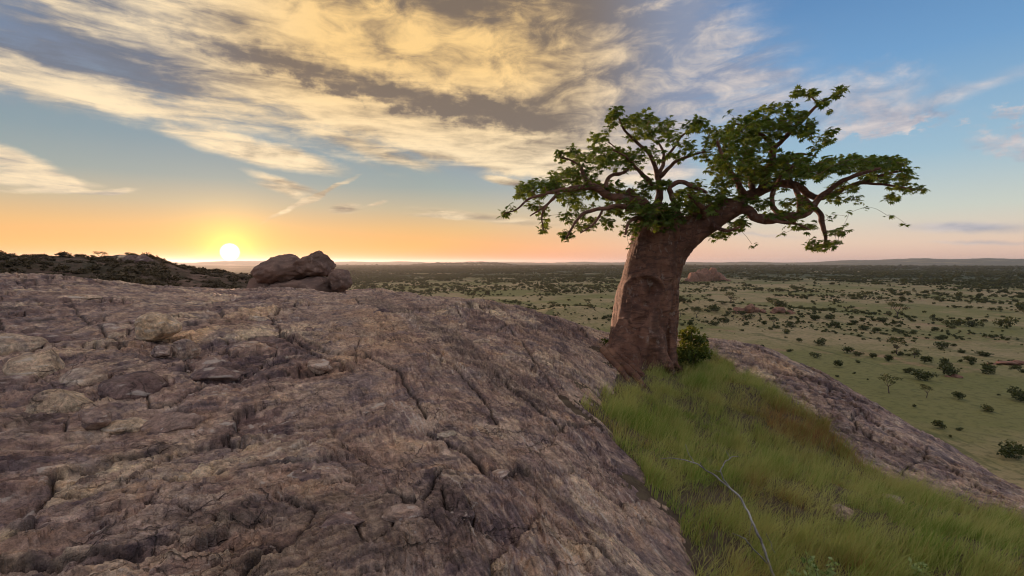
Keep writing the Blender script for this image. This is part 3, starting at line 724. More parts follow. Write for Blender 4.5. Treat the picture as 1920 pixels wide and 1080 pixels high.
# traced limbs: lists of (u, v, depth, radius px)
R1 = [(1236, 520, 0, 36), (1260, 472, -0.05, 30), (1288, 440, -0.1, 29), (1320, 416, -0.15, 25), (1355, 397, -0.2, 22), (1385, 385, -0.2, 17)]
LIMBS = [
    [(1355, 397, -0.2, 18), (1392, 374, 0.05, 14), (1425, 358, 0.2, 13), (1461, 346, 0.35, 11), (1495, 349, 0.4, 10), (1518, 364, 0.4, 9), (1538, 372, 0.3, 7.5), (1571, 358, 0.2, 6.5), (1614, 343, 0.1, 5.5), (1655, 328, -0.1, 4), (1695, 320, -0.2, 2.5)],
    [(1375, 390, -0.2, 15), (1400, 392, -0.35, 13), (1418, 408, -0.45, 12.5), (1446, 411, -0.5, 12), (1480, 406, -0.5, 10.5), (1512, 400, -0.5, 9), (1526, 382, -0.4, 8), (1560, 352, -0.6, 6), (1600, 330, -0.9, 5), (1650, 316, -1.1, 3)],
    [(1500, 372, 0.3, 7), (1520, 381, 0.1, 7.5), (1538, 404, -0.1, 7), (1543, 425, -0.2, 6), (1548, 446, -0.2, 4.5), (1546, 462, -0.2, 3)],
    [(1462, 404, -0.5, 7), (1450, 388, -0.4, 6.5), (1448, 368, -0.3, 6), (1456, 345, -0.4, 5), (1470, 322, -0.7, 4), (1500, 305, -1.0, 3)],
    [(1496, 398, -0.5, 7), (1500, 375, -0.3, 7), (1490, 352, -0.1, 6), (1474, 315, 0.2, 5), (1490, 290, 0.6, 3.5), (1530, 292, 0.9, 2.5)],
    [(1425, 360, 0.2, 10), (1438, 330, 0.3, 9.5), (1447, 303, 0.3, 9), (1453, 281, 0.3, 7.5), (1463, 268, 0.3, 6.5), (1480, 250, 0.2, 5.5), (1512, 218, 0.1, 4.5), (1535, 196, 0, 3.2), (1560, 181, 0, 2.4), (1582, 166, 0, 1.5)],
    [(1447, 303, 0.3, 7), (1444, 270, 0.2, 6), (1428, 253, 0.0, 5), (1405, 241, -0.3, 4), (1378, 232, -0.5, 2.5)],
    [(1535, 196, 0, 2.4), (1520, 181, 0.1, 2), (1502, 179, 0.1, 1.6), (1488, 173, 0.1, 1.2)],
    [(1400, 372, 0.05, 9), (1385, 345, -0.3, 8), (1370, 320, -0.6, 6), (1355, 292, -0.9, 4.5), (1345, 265, -1.0, 3)],
    [(1410, 365, 0.1, 8), (1408, 335, 0.6, 7), (1400, 305, 1.1, 5), (1395, 275, 1.4, 3.5), (1372, 250, 1.5, 2.5)],
    [(1290, 440, -0.1, 12), (1276, 405, -0.3, 8), (1264, 383, -0.35, 7), (1256, 360, -0.4, 6.5), (1258, 350, -0.4, 6), (1279, 340, -0.45, 6), (1303, 352, -0.5, 5), (1325, 362, -0.6, 3.5)],
    [(1232, 420, 0.2, 16), (1236, 385, 0.25, 11), (1235, 352, 0.3, 9), (1233, 328, 0.3, 8), (1229, 318, 0.3, 6.5), (1219, 289, 0.25, 5.5), (1202, 273, 0.2, 4.5), (1178, 252, 0.1, 3.6), (1165, 233, 0.1, 2.5), (1157, 212, 0.1, 1.6)],
    [(1234, 330, 0.3, 6), (1245, 300, 0.5, 5), (1241, 279, 0.7, 3.5), (1230, 262, 0.9, 2.2)],
    [(1245, 300, 0.5, 3.8), (1264, 276, 0.4, 3.2), (1281, 254, 0.3, 2.5), (1308, 233, 0.2, 1.6)],
    [(1236, 334, 0.3, 6), (1262, 307, 0.1, 5), (1291, 293, 0.0, 3.8), (1322, 284, -0.1, 2.2)],
    [(1228, 352, 0.2, 7), (1213, 335, 0.0, 6), (1194, 316, -0.3, 4.5), (1175, 295, -0.5, 3), (1150, 282, -0.7, 2)],
    [(1222, 400, -0.2, 14), (1205, 380, -0.35, 12), (1180, 374, -0.4, 11), (1146, 369, -0.5, 10), (1118, 353, -0.6, 8.5), (1080, 353, -0.6, 7), (1052, 357, -0.7, 5.5), (1020, 364, -0.8, 4), (990, 374, -0.9, 3), (968, 393, -0.9, 2), (945, 400, -0.9, 1.2)],
    [(1122, 355, -0.6, 6.5), (1098, 334, -0.4, 5.5), (1088, 312, -0.3, 4), (1070, 300, -0.3, 2.8), (1050, 295, -0.3, 1.8)],
    [(1140, 366, -0.5, 6.5), (1137, 346, -0.4, 5.5), (1147, 330, -0.2, 5), (1172, 323, 0.1, 4), (1184, 304, 0.3, 3), (1165, 285, 0.5, 2.2), (1140, 266, 0.6, 1.6)],
    [(1205, 395, -0.55, 8), (1172, 387, -0.8, 6.5), (1134, 390, -1.0, 5), (1096, 400, -1.2, 4), (1076, 421, -1.3, 2.8), (1061, 447, -1.3, 1.8)],
    [(1134, 390, -1.0, 3.4), (1112, 421, -1.1, 2.6), (1088, 437, -1.2, 1.5)],
    [(1052, 357, -0.7, 3.6), (1024, 386, -0.8, 2.8), (1016, 405, -0.8, 2.2), (1019, 432, -0.8, 1.5)],
    [(1040, 372, -0.75, 3), (1018, 389, -0.8, 2.4), (994, 405, -0.85, 1.6)],
    [(1205, 405, 0.3, 12), (1190, 378, 0.6, 10), (1160, 360, 1.0, 7), (1120, 345, 1.3, 5), (1080, 330, 1.5, 3.5), (1045, 325, 1.6, 2)],
    [(1215, 415, -0.5, 9), (1196, 408, -0.9, 6), (1178, 420, -1.1, 4), (1172, 440, -1.15, 2.5)],
    [(1248, 415, -0.4, 9), (1240, 400, -0.85, 6), (1228, 405, -1.05, 4), (1222, 420, -1.1, 2.5)],
    [(1330, 415, -0.3, 9), (1345, 425, -0.55, 6), (1362, 432, -0.7, 4), (1388, 425, -0.8, 2.5)],
    [(1320, 412, -0.3, 10), (1318, 390, -0.8, 7), (1300, 378, -1.1, 4.5), (1290, 365, -1.3, 3)],
    [(1430, 408, -0.5, 6), (1460, 415, -0.8, 4.5), (1492, 420, -0.9, 3), (1518, 430, -1.0, 2)],
    [(1614, 343, 0.1, 4), (1650, 345, -0.2, 3.2), (1685, 350, -0.3, 2.2), (1722, 357, -0.3, 1.3)],
    [(1182, 395, 0.0, 15), (1180, 372, 0.05, 14), (1181, 358, 0.05, 12)],               # sawn-off knob
]
def trunk_mesh():
    c = [(1202, 706, 0, 70), (1202, 690, 0, 62), (1203, 665, 0, 59), (1205, 642, 0, 58), (1208, 614, 0, 58), (1211, 587, 0, 57), (1215, 545, 0, 54),
         (1222, 503, 0, 50), (1229, 460, 0, 45), (1233, 425, 0, 41), (1233, 400, 0, 33), (1232, 390, 0, 20)]
    tb = [tube(resample([tp(*q) for q in c], 0.08), 40), tube(resample([tp(*q) for q in R1], 0.08), 28)]
    # buttress folds and roots running into the ground
    for pts in ([(1172, 600, -0.45, 16), (1162, 640, -0.62, 18), (1158, 668, -0.75, 17), (1166, 684, -0.95, 13), (1190, 694, -1.15, 9), (1205, 705, -1.3, 6)],
                [(1180, 610, -0.6, 14), (1176, 650, -0.78, 16), (1186, 678, -0.9, 14), (1198, 690, -1.05, 10), (1215, 700, -1.2, 6)],
                [(1225, 590, -0.62, 15), (1228, 640, -0.72, 17), (1232, 672, -0.85, 16), (1238, 692, -1.0, 12)],
                [(1250, 600, -0.4, 15), (1252, 645, -0.5, 16), (1250, 672, -0.65, 15), (1256, 690, -0.9, 10)],
                [(1205, 610, -0.66, 11), (1205, 650, -0.76, 13), (1212, 682, -0.88, 12), (1218, 696, -1.0, 9)],
                [(1166, 600, 0.0, 14), (1158, 640, 0.0, 15), (1150, 668, -0.1, 13), (1144, 690, -0.2, 10)],
                [(1258, 640, 0.0, 10), (1260, 670, -0.1, 11), (1268, 688, -0.2, 9), (1280, 698, -0.35, 6)]):
        tb.append(tube(resample([tp(*q) for q in pts], 0.08), 14))
    me = evaluated(tubes_mesh('trunk_base', tb), 0.028)
    co = get_co(me); no = get_no(me)
    q = co - base
    h = q[:, 2]
    ax = np.interp(h, [-0.3, 0.6, 1.8, 3.6], [0.0, 0.02, 0.22, 0.36])
    th = np.arctan2(q[:, 0] - ax, -q[:, 1])                                    # 0 faces the camera
    fold = perlin(th * 2.6 + 0.4 * perlin(th * 3, h * 1.2, 5), h * 0.35, 140)
    d = 0.100 * fold * sstep(2.8 - h, 0, 2.2) + 0.036 * perlin(th * 6, h * 1.1, 141) - 0.075 * np.exp(-(np.abs(perlin(th * 2.1, h * 0.4, 147)) / 0.10) ** 2) * sstep(2.0 - h, 0, 1.2)
    d += 0.030 * fbm3(q * 1.7, 3, 1) + 0.014 * fbm3(q * np.array([4, 4, 9.0]), 3, 2)
    d -= 0.012 * np.exp(-(np.abs(perlin(th * 1.2, h * 5.5, 143)) / 0.08) ** 2)     # wrinkles round the stem
    # healed scar: sunken oval under a raised arched lip
    sc = np.array(tp(1213, 548, -0.72)) - base
    ex, ez = (q[:, 0] - sc[0]) / 0.40, (h - sc[2]) / 0.37
    rr = np.hypot(ex, ez); front = q[:, 1] < 0.1
    arch = np.exp(-((rr - 1.0) / 0.11) ** 2) * sstep(ez, -0.75, 0.2)
    d += front * (0.075 * arch - 0.10 * (1 - sstep(rr, 0.72, 0.98)) + 0.085 * np.exp(-(((ex + 0.12 + 0.2 * ez) / 0.22) ** 2 + ((ez + 0.05) / 0.65) ** 2)))
    d -= front * 0.11 * np.exp(-(((ex - 0.38) / 0.16) ** 2 + ((ez - 0.08) / 0.32) ** 2))
    for (u, v, s, k) in ((1181, 555, 0.075, 0.09), (1186, 612, 0.12, 0.07), (1222, 628, 0.10, -0.05), (1268, 590, 0.07, 0.08), (1195, 640, 0.09, 0.05), (1245, 618, 0.1, 0.04), (1275, 450, 0.06, 0.07)):
        kp = np.array(tp(u, v, -0.62)) - base
        d -= front * k * np.exp(-((q[:, 0] - kp[0]) ** 2 + (h - kp[2]) ** 2) / s ** 2)
    flank = np.exp(-((th + 1.35) / 0.55) ** 2)
    d = d * (1 - 0.62 * flank)
    set_co(me, q + no * d[:, None])
    me.polygons.foreach_set('use_smooth', np.ones(len(me.polygons), bool))
    return me
link('trunk', trunk_mesh(), MAT_BARK, baobab)
skeleton = []                   # points of all branches, for twigs to grow from
for pts in LIMBS:
    path = resample([tp(*q) for q in pts], 0.07); path[:, 3] *= 0.70
    path[:, :3] += 0.5 * np.minimum(path[:, 3:4], 0.06) * np.stack([fbm(np.arange(len(path)) * 0.22, np.full(len(path), path[0, 0] * 3 + k), 2, 150 + k) for k in range(3)], -1)
    path[:, 3] *= 1 + 0.16 * fbm(np.arange(len(path)) * 0.35, np.full(len(path), path[0, 2] * 5), 2, 155)
    me = local(tubes_mesh('limb', [tube(path, 12)]))
    link('limb', me, MAT_BARK, baobab)
    skeleton.append(path)
R1p = resample([tp(*q) for q in R1], 0.1)
skeleton.append(R1p[len(R1p) // 2:])
ROOT_PATHS = []
# roots over the rock on the left of the foot
for pts in ([(1146, 650, -0.55, 12), (1146, 668, -0.85, 11), (1156, 681, -1.25, 9), (1172, 690, -1.7, 8), (1190, 702, -2.1, 7), (1206, 714, -2.5, 5)],
            [(1156, 662, -0.75, 11), (1174, 676, -1.1, 9), (1190, 686, -1.45, 7), (1204, 694, -1.8, 5)], [(1140, 660, -0.3, 9), (1132, 672, -0.7, 8), (1140, 688, -1.3, 7), (1156, 702, -1.9, 6), (1178, 716, -2.5, 4)]):
    path = resample([tp(*q) for q in pts], 0.07)
    zz = np.maximum(rock_height(path[:, 0], path[:, 1])[0], soil_z(path[:, 0], path[:, 1]))
    path[:, 2] = np.where(np.arange(len(path)) < 4, path[:, 2], zz + path[:, 3] * 0.35)
    ROOT_PATHS.append(path)
    link('root', local(tubes_mesh('root', [tube(path, 10)])), MAT_BARK, baobab)

# ---- crown: shoots with palmate leaves (u, v, ru, rv, number of shoots)
CROWN = [
    (985, 355, 20, 14, 12), (1020, 350, 30, 20, 22), (1060, 340, 32, 24, 26), (1095, 325, 28, 22, 20), (1075, 366, 30, 14, 15), (1120, 358, 26, 14, 14), (1150, 352, 20, 14, 10), (1100, 300, 30, 14, 14), (1130, 290, 32, 16, 18), (1165, 300, 28, 20, 20), (1190, 300, 18, 18, 8),
    (1050, 292, 8, 9, 4), (1073, 283, 11, 8, 5), (1120, 259, 11, 7, 5), (1138, 250, 7, 9, 3), (1150, 226, 11, 15, 8), (1155, 208, 8, 8, 5), (1180, 225, 18, 11, 10), (1207, 221, 20, 11, 12), (1215, 240, 24, 13, 9), (1190, 256, 18, 9, 5),
    (1250, 235, 17, 13, 8), (1236, 250, 24, 11, 7), (1260, 262, 18, 11, 5), (1290, 240, 16, 12, 6), (1313, 231, 15, 11, 9), (1292, 275, 24, 11, 6), (1230, 285, 18, 14, 4), (1202, 285, 14, 11, 4), (1312, 290, 18, 7, 4), (1265, 295, 20, 8, 3),
    (1015, 398, 10, 14, 4), (1020, 425, 6, 12, 4), (946, 400, 7, 5, 3), (966, 388, 10, 6, 2), (1070, 405, 24, 10, 7), (1064, 440, 10, 12, 5), (1096, 426, 17, 9, 6), (1112, 414, 14, 10, 4), (1140, 420, 12, 9, 4), (1085, 385, 24, 10, 7), (1135, 400, 14, 14, 5), (1000, 380, 14, 9, 4),
    (1175, 395, 20, 16, 14), (1200, 410, 22, 20, 20), (1230, 420, 20, 14, 14), (1180, 432, 14, 13, 7), (1240, 400, 20, 10, 9), (1215, 345, 20, 12, 9), (1240, 345, 13, 7, 5), (1200, 365, 20, 9, 8), (1165, 465, 4, 4, 1), (1155, 385, 14, 12, 6),
    (1290, 365, 28, 14, 17), (1320, 385, 32, 20, 26), (1290, 390, 22, 14, 14), (1345, 365, 24, 13, 13), (1310, 345, 11, 7, 3),
    (1340, 275, 20, 23, 16), (1334, 246, 13, 13, 5), (1365, 260, 24, 26, 24), (1395, 240, 26, 22, 24), (1420, 225, 22, 18, 18), (1420, 270, 30, 24, 28), (1380, 300, 34, 24, 34), (1420, 310, 30, 20, 28), (1345, 310, 18, 18, 11), (1360, 335, 24, 14, 15), (1400, 335, 28, 13, 17),
    (1455, 240, 26, 20, 24), (1480, 228, 22, 18, 17), (1450, 204, 17, 9, 8), (1506, 246, 20, 12, 11), (1522, 234, 12, 9, 5), (1545, 258, 14, 9, 6), (1558, 249, 7, 7, 3), (1500, 212, 12, 8, 5), (1530, 275, 10, 6, 3),
    (1494, 172, 9, 5, 4), (1522, 176, 9, 6, 5), (1545, 188, 11, 6, 5), (1565, 178, 9, 5, 4), (1578, 168, 7, 4, 3), (1556, 210, 4, 4, 1), (1365, 211, 5, 4, 2), (1475, 196, 10, 6, 3),
    (1470, 300, 24, 13, 15), (1500, 296, 24, 10, 12), (1450, 325, 30, 16, 24), (1490, 325, 30, 16, 24), (1530, 320, 30, 14, 24), (1570, 310, 32, 16, 28), (1610, 307, 32, 16, 30), (1650, 305, 30, 14, 28), (1685, 308, 18, 13, 14), (1703, 325, 13, 11, 6),
    (1726, 355, 9, 5, 3), (1640, 330, 30, 11, 16), (1680, 340, 20, 13, 11), (1700, 355, 12, 12, 5), (1670, 368, 11, 9, 4), (1602, 355, 11, 9, 3), (1600, 374, 14, 7, 3), (1560, 370, 17, 11, 7), (1500, 378, 12, 8, 3), (1478, 380, 13, 9, 4), (1572, 348, 20, 9, 6),
    (1590, 398, 6, 3, 1), (1622, 390, 6, 3, 1), (1664, 406, 5, 3, 1), (1702, 421, 4, 3, 1), (1490, 418, 17, 10, 6), (1515, 425, 13, 9, 5), (1520, 455, 10, 7, 4), (1530, 464, 13, 4, 5), (1560, 456, 15, 5, 6), (1566, 436, 17, 5, 6), (1586, 425, 7, 4, 2), (1560, 405, 7, 4, 2),
    (1465, 440, 4, 3, 1), (1413, 459, 4, 3, 1), (1350, 440, 18, 7, 6), (1380, 425, 17, 10, 9), (1396, 415, 11, 7, 4), (1455, 350, 26, 10, 7), (1430, 380, 18, 10, 6), (1400, 372, 24, 10, 9), (1460, 402, 26, 8, 8), (1510, 392, 18, 8, 6),
]
def grow_crown():
    rg = np.random.default_rng(21)
    tips = []
    for (u, v, ru, rv, k) in CROWN:
        bd = 0.9 * perlin(np.array([u / 70.0]), np.array([v / 70.0]), 160)[0]
        k = int(round(k * 2.4)) if k > 2 else k
        for _ in range(k):
            a, r = rg.uniform(0, 2 * np.pi), math.sqrt(rg.random())
            sp = min(1.0, max(ru, rv) * TS * 2.0)
            tips.append(tp(u + ru * r * math.cos(a), v + rv * r * math.sin(a), bd * min(1, ru / 14) + rg.normal(0, sp) - 0.1))
    tips = np.array(tips)
    # leaves in front of the trunk must clear it
    tr = (tips[:, 0] > tp(1165, 400)[0]) & (tips[:, 0] < tp(1275, 400)[0]) & (tips[:, 2] < tp(1200, 385)[2])
    tips[tr, 1] = TY - 0.75 - 0.5 * rg.random(tr.sum())
    nodes = np.vstack([s[::2, :3] for s in skeleton]); rads = np.concatenate([s[::2, 3] for s in skeleton])
    # nearest-first growth
    todo = np.ones(len(tips), bool)
    D = np.full(len(tips), 1e9); J = np.zeros(len(tips), int)
    def relax(P, off):
        for i, p in enumerate(P):
            d = np.linalg.norm(tips - p, axis=1) * (1 + 0.25 * (tips[:, 2] < p[2]))
            b = d < D; D[b] = d[b]; J[b] = off + i
    relax(nodes, 0)
    segs, N, R = [], [tuple(x) for x in nodes], list(rads)
    while todo.any():
        k = int(np.argmin(np.where(todo, D, 1e9))); todo[k] = False
        a = np.array(N[J[k]]); b = tips[k]; L = np.linalg.norm(b - a)
        m = max(2, int(L / 0.12)); t = np.linspace(0, 1, m + 1)[1:, None]
        bow = rg.normal(0, 0.10 * L, 3); bow[2] += 0.10 * L
        pts = a + (b - a) * t + np.sin(t * np.pi) * bow + rg.normal(0, 0.010, (m, 3))
        pts[-1] = b
        r0 = min(R[J[k]] * 0.75, 0.006 + 0.016 * L); rr = np.linspace(r0, 0.004, m + 1)
        segs.append(np.hstack([np.vstack([a, pts]), rr[:, None]]))
        off = len(N); N += [tuple(p) for p in pts]; R += list(rr[1:])
        relax(pts, off)
    return tips, segs
TIPS, SEGS = grow_crown()
tw = local(tubes_mesh('twig', [tube(s, 4, tip=False) for s in SEGS]))
link('twig', tw, MAT_BARK, baobab, kind='stuff')

def palmate(nl=6, length=0.125):
    """one palmate leaf: leaflets round the end of a short stalk, drooping; along +x"""
    V, T = [], []
    for i in range(nl):
        a = (i - (nl - 1) / 2) * rad(210 / nl) ; L = length * (1 - 0.30 * abs(i - (nl - 1) / 2) / (nl / 2)); w = L * 0.20
        c, s = math.cos(a), math.sin(a); o = len(V)
        for (x, y, z) in ((0.0, 0, 0), (0.45, w / L, -0.03), (0.45, 0, -0.09), (0.45, -w / L, -0.03), (1.0, 0, -0.34)):
            X, Yv = x * L, y * L
            V.append((0.06 + X * c - Yv * s, X * s + Yv * c, z * L))
        T += [(o, o + 2, o + 1), (o, o + 3, o + 2), (o + 1, o + 2, o + 4), (o + 2, o + 3, o + 4)]
    o = len(V)
    V += [(0, 0.003, 0), (0, -0.003, 0), (0.062, 0, 0)]; T.append((o, o + 1, o + 2))
    return np.array(V), np.array(T)
MAT_LEAF = leaf_mat('baobab_leaf', (0.040, 0.080, 0.018), (0.170, 0.225, 0.055), 0.45)
def crown_leaves():
    rg = np.random.default_rng(5)
    LV, LT = palmate()
    V, T, S, o = [], [], [], 0
    cen = TIPS.mean(0); single = []
    dist = np.linalg.norm((TIPS - cen) * np.array([0.35, 0.4, 0.9]), axis=1)
    for p, dd in zip(TIPS, dist):
        k = rg.integers(3, 6); a0 = rg.uniform(0, 6.28); sh = rg.random()
        for i in range(k):
            az = a0 + i * 2 * np.pi / k + rg.normal(0, 0.35); el = rg.normal(-0.05, 0.45); roll = rg.normal(0, 0.4)
            M = np.array(Matrix.Rotation(az, 3, 'Z') @ Matrix.Rotation(-el, 3, 'Y') @ Matrix.Rotation(roll, 3, 'X'))
            sc = rg.uniform(0.48, 1.02)
            single.append((dd + rg.normal(0, 0.1), p + rg.normal(0, 0.025, 3), M, sc, np.clip(0.35 * sh + rg.random() * 0.6, 0, 1)))
    order = sorted(range(len(single)), key=lambda i: -single[i][0])
    outer = set(order[:280])
    for i, (dd, p, M, sc, sh) in enumerate(single):
        if i in outer: continue
        V.append((LV * sc) @ M.T + p - base); T.append(LT + o); o += len(LV); S.append(np.full(len(LV), sh))
    me = mesh_np('crown', np.vstack(V), np.vstack(T), False); fattr(me, 'shade', np.concatenate(S))
    crown = link('crown', me, MAT_LEAF, baobab, kind='stuff')
    lms = []
    for s in range(4):
        lm = mesh_np('leaf', LV, LT, False); fattr(lm, 'shade', np.full(len(LV), 0.15 + 0.22 * s)); lm.materials.append(MAT_LEAF); lms.append(lm)
    for i in outer:
        dd, p, M, sc, sh = single[i]
        l = link('leaf', lms[min(3, int(sh * 4))], None, crown)
        l.matrix_basis = Matrix.Translation(Vector(p - base)) @ Matrix(M.tolist()).to_4x4() @ Matrix.Scale(sc, 4)
crown_leaves()

# ------------------------------------------------------------------ rocks lying about
def boulder_mesh(name, seed, size, cuts=9, rough=0.05, sub=4, tint=None, material=None):
    """faceted, weathered block; size = half extents"""
    rg = np.random.default_rng(seed)
    bm = bmesh.new(); bmesh.ops.create_icosphere(bm, subdivisions=sub, radius=1.0)
    me = bpy.data.meshes.new(name); bm.to_mesh(me); bm.free()
    p = get_co(me)
    for _ in range(cuts):
        nrm = rg.normal(size=3); nrm /= np.linalg.norm(nrm); d = rg.uniform(0.55, 0.85)
        e = p @ nrm - d
        p = p - np.clip(e, 0, None)[:, None] * nrm * 0.98
    p = p * (1 + 0.10 * noise3(p * 1.3 + seed, seed % 5))[:, None]
    p = p * np.asarray(size)
    no = p / (np.linalg.norm(p, axis=1)[:, None] + 1e-9)
    s = float(np.mean(size))
    q = p / s
    p = p + no * (s * (rough * fbm3(q * np.array([2.0, 2.0, 4.0]) + seed, 4, 1, 0.6)))[:, None]
    set_co(me, p)
    st = np.clip(0.35 + 0.5 * noise3(q * np.array([1.5, 1.5, 9.0]) + seed, 3), 0, 1)
    fattr(me, 'striation', st); fattr(me, 'tint', np.full(len(p), rg.random() if tint is None else tint)); fattr(me, 'joint_dark', np.zeros(len(p)))
    me.polygons.foreach_set('use_smooth', np.ones(len(me.polygons), bool))
    me.materials.append(material or MAT_ROCK)
    return me
def surf_z(x, y):
    return float(rock_height(np.array([x]), np.array([y]))[0][0])
def px_on(u, v):
    p = drop(u, v); p[2] = surf_z(p[0], p[1]); return p
def place_boulder(name, me, loc, rot, parent=None, **props):
    o = link(name, me, None, parent, **props)
    o.location = loc; o.rotation_euler = rot
    return o
BLOCKS = [  # u, v of the base, half width px, height ratio, label
    (282, 656, 42, 0.75, 'pale angular boulder lying on the rock dome beside two smaller brown ones'),
    (338, 680, 30, 0.8, 'brown rounded boulder leaning on a pale angular boulder'),
    (296, 684, 20, 0.70, 'small brown stone wedged below the pale angular boulder'),
    (178, 812, 28, 0.85, 'rounded brown cobble stuck in a dark joint of the rock dome'),
    (1590, 975, 30, 0.40, 'flat tan stone lying in the grass'),
    (1682, 948, 26, 0.35, 'grey flat stone half sunk in the grass below the ledge'),
]
for i, (u, v, hw, hr, lab) in enumerate(BLOCKS):
    p = drop(u, v); s = hw / 960 * p[1]
    z = surf_z(p[0], p[1]) if u < 1200 else float(soil_z(p[0], p[1]))
    place_boulder('boulder' if hw > 29 else 'stone', boulder_mesh('boulder', 300 + i, (s, s * 0.75, s * hr), 6, 0.06, 4, (0.95, 0.5, 0.45, 0.4, 0.9, 0.7)[i]), (p[0], p[1] + s * 0.5, z + s * hr * (0.78 if u < 1200 else 0.45)), (0.1, -0.12, i * 1.3), label=lab, category='boulder' if hw > 29 else 'stone')
# loose slabs and blocks that belong to the dome: pieces of its broken surface
SLABS = [(30, 660, 60, .35), (70, 705, 55, .45), (20, 742, 40, .35), (165, 725, 45, .35), (110, 775, 60, .35), (250, 735, 60, .28), (330, 795, 60, .35), (420, 705, 60, .20), (395, 680, 45, .2),
         (240, 800, 42, .3), (95, 640, 45, .25), (465, 650, 40, .25), (540, 795, 55, .2), (600, 690, 45, .22), (655, 850, 50, .22), (700, 770, 45, .2), (570, 905, 55, .22), (690, 925, 70, .25), (760, 1000, 60, .25), (640, 1010, 60, .22),
         (835, 820, 30, .35), (930, 900, 40, .2), (860, 980, 40, .25), (590, 560, 40, .25), (720, 590, 36, .25), (820, 600, 30, .3), (900, 640, 36, .2), (150, 560, 50, .15), (340, 590, 40, .2), (480, 600, 36, .2)]
for i, (u, v, hw, hr) in enumerate(SLABS):
    blk = u < 450 and v > 630
    p = drop(u, v); s = hw / 960 * p[1] * (1.05 if blk else 0.8)
    nx = float(ground(p[0] + 0.3, p[1]) - ground(p[0] - 0.3, p[1])) / 0.6; ny = float(ground(p[0], p[1] + 0.3) - ground(p[0], p[1] - 0.3)) / 0.6
    o = place_boulder('slab', boulder_mesh('slab', 400 + i, (s, s * 0.85, s * hr * 1.7), 8 if blk else 14, 0.06), (p[0], p[1], surf_z(p[0], p[1]) - s * hr * (0.22 if blk else 0.65)), (0, 0, 0), rock_dome)
    o.rotation_euler = (math.atan(ny) + random.uniform(-.08, .08), -math.atan(nx) + random.uniform(-.08, .08), random.uniform(0, 6))
# small loose stones on the rock
PEB = [boulder_mesh('pebble', 500 + i, (1, 0.8, 0.6), 7, 0.06, 2) for i in range(5)]
k = 0
rg = np.random.default_rng(77)
PEBBLE_SPOTS = [(1285, 985, 9), (1262, 905, 5), (1290, 1010, 4), (1100, 1020, 4), (985, 1030, 3), (1130, 930, 4), (1190, 860, 4), (905, 790, 4), (1000, 860, 3), (820, 780, 4)]
PEBBLE_SPOTS += [(rg.uniform(1150, 1290), rg.uniform(760, 1060), rg.uniform(2, 4)) for _ in range(14)] + [(rg.uniform(30, 1100), rg.uniform(660, 1060), rg.uniform(1.6, 4)) for _ in range(36)]
for (u, v, hw) in PEBBLE_SPOTS:
    p = drop(u, v); s = hw / 960 * p[1]
    o = place_boulder('pebble', PEB[k % 5], (p[0], p[1], surf_z(p[0], p[1]) + s * 0.35), (rg.uniform(-.3, .3), rg.uniform(-.3, .3), rg.uniform(0, 6)),
                      label='small loose pebble lying on the bare rock dome' if k else 'pale egg-shaped pebble where the dome meets the grass', category='pebble')
    if k: o['group'] = 'loose pebbles on the rock dome'
    o.scale = (s, s, s); k += 1

# boulder pile on the skyline
pile = empty('boulder_pile', tuple(px_at(575, 560, 26)), 'big stacked boulders on the skyline right of the sun', 'boulders')
pb = np.array(pile.location)
MAT_BROWN = simple_mat('brown_rock', (0.24, 0.15, 0.115), (0.15, 0.098, 0.08), 1.4, 0.85, (0.33, 0.22, 0.17), 0.06, 7)
def sky_boulder(seed, u0, u1, v0, v1, Y, depth, tilt, name='boulder', cuts=8):
    a, b = px_at(u0, v1, Y), px_at(u1, v0, Y); c = (a + b) / 2; hs = (abs(b[0] - a[0]) / 2, depth, abs(b[2] - a[2]) / 2)
    place_boulder(name, boulder_mesh(name, seed, np.array(hs) * 1.08, cuts, 0.085, 5, 0.25, MAT_BROWN), c - pb, (0, tilt, 0), pile)
sky_boulder(611, 484, 598, 479, 530, 26.0, 1.2, -0.18, cuts=5)
sky_boulder(612, 556, 630, 469, 517, 25.5, 1.0, 0.05, cuts=5)
sky_boulder(613, 520, 645, 520, 572, 25.2, 1.3, 0.03, cuts=5)
sky_boulder(614, 618, 658, 505, 548, 25.0, 0.6, 0.15, cuts=6)
sky_boulder(615, 468, 545, 512, 566, 26.2, 0.9, -0.1, cuts=6)

# ------------------------------------------------------------------ grass, shrub, weeds, dead branch
def blades(n, pts, rg, hmin, hmax, wid, lean, wind=(0.35, -0.1), segs=3):
    """n tapering bent blades at pts (n,3)"""
    az = rg.uniform(0, 2 * np.pi, n); H = rg.uniform(hmin, hmax, n) * rg.uniform(0.6, 1, n); ln = np.abs(rg.normal(0, lean, n)) * H
    dx = np.cos(az) * ln + wind[0] * H * rg.uniform(0.3, 1, n); dy = np.sin(az) * ln + wind[1] * H
    fa = rg.uniform(0, np.pi, n); fx, fy = np.cos(fa) * wid * 0.5, np.sin(fa) * wid * 0.5
    V = np.empty((n, 2 * segs + 1, 3)); t = np.linspace(0, 1, segs + 1)
    for i in range(segs):
        w = 1 - t[i] ** 1.6 * 0.8
        c = np.stack([dx * t[i] ** 2, dy * t[i] ** 2, H * (t[i] - 0.18 * t[i] ** 2)], -1) + pts
        o = np.stack([fx * w, fy * w, np.zeros(n)], -1)
        V[:, 2 * i] = c - o; V[:, 2 * i + 1] = c + o
    V[:, -1] = np.stack([dx, dy, H * 0.82], -1) + pts
    T = []
    for i in range(segs - 1):
        T += [(2 * i, 2 * i + 1, 2 * i + 3), (2 * i, 2 * i + 3, 2 * i + 2)]
    T.append((2 * segs - 2, 2 * segs - 1, 2 * segs))
    T = np.array(T)[None] + (np.arange(n) * (2 * segs + 1))[:, None, None]
    return V.reshape(-1, 3), T.reshape(-1, 3)
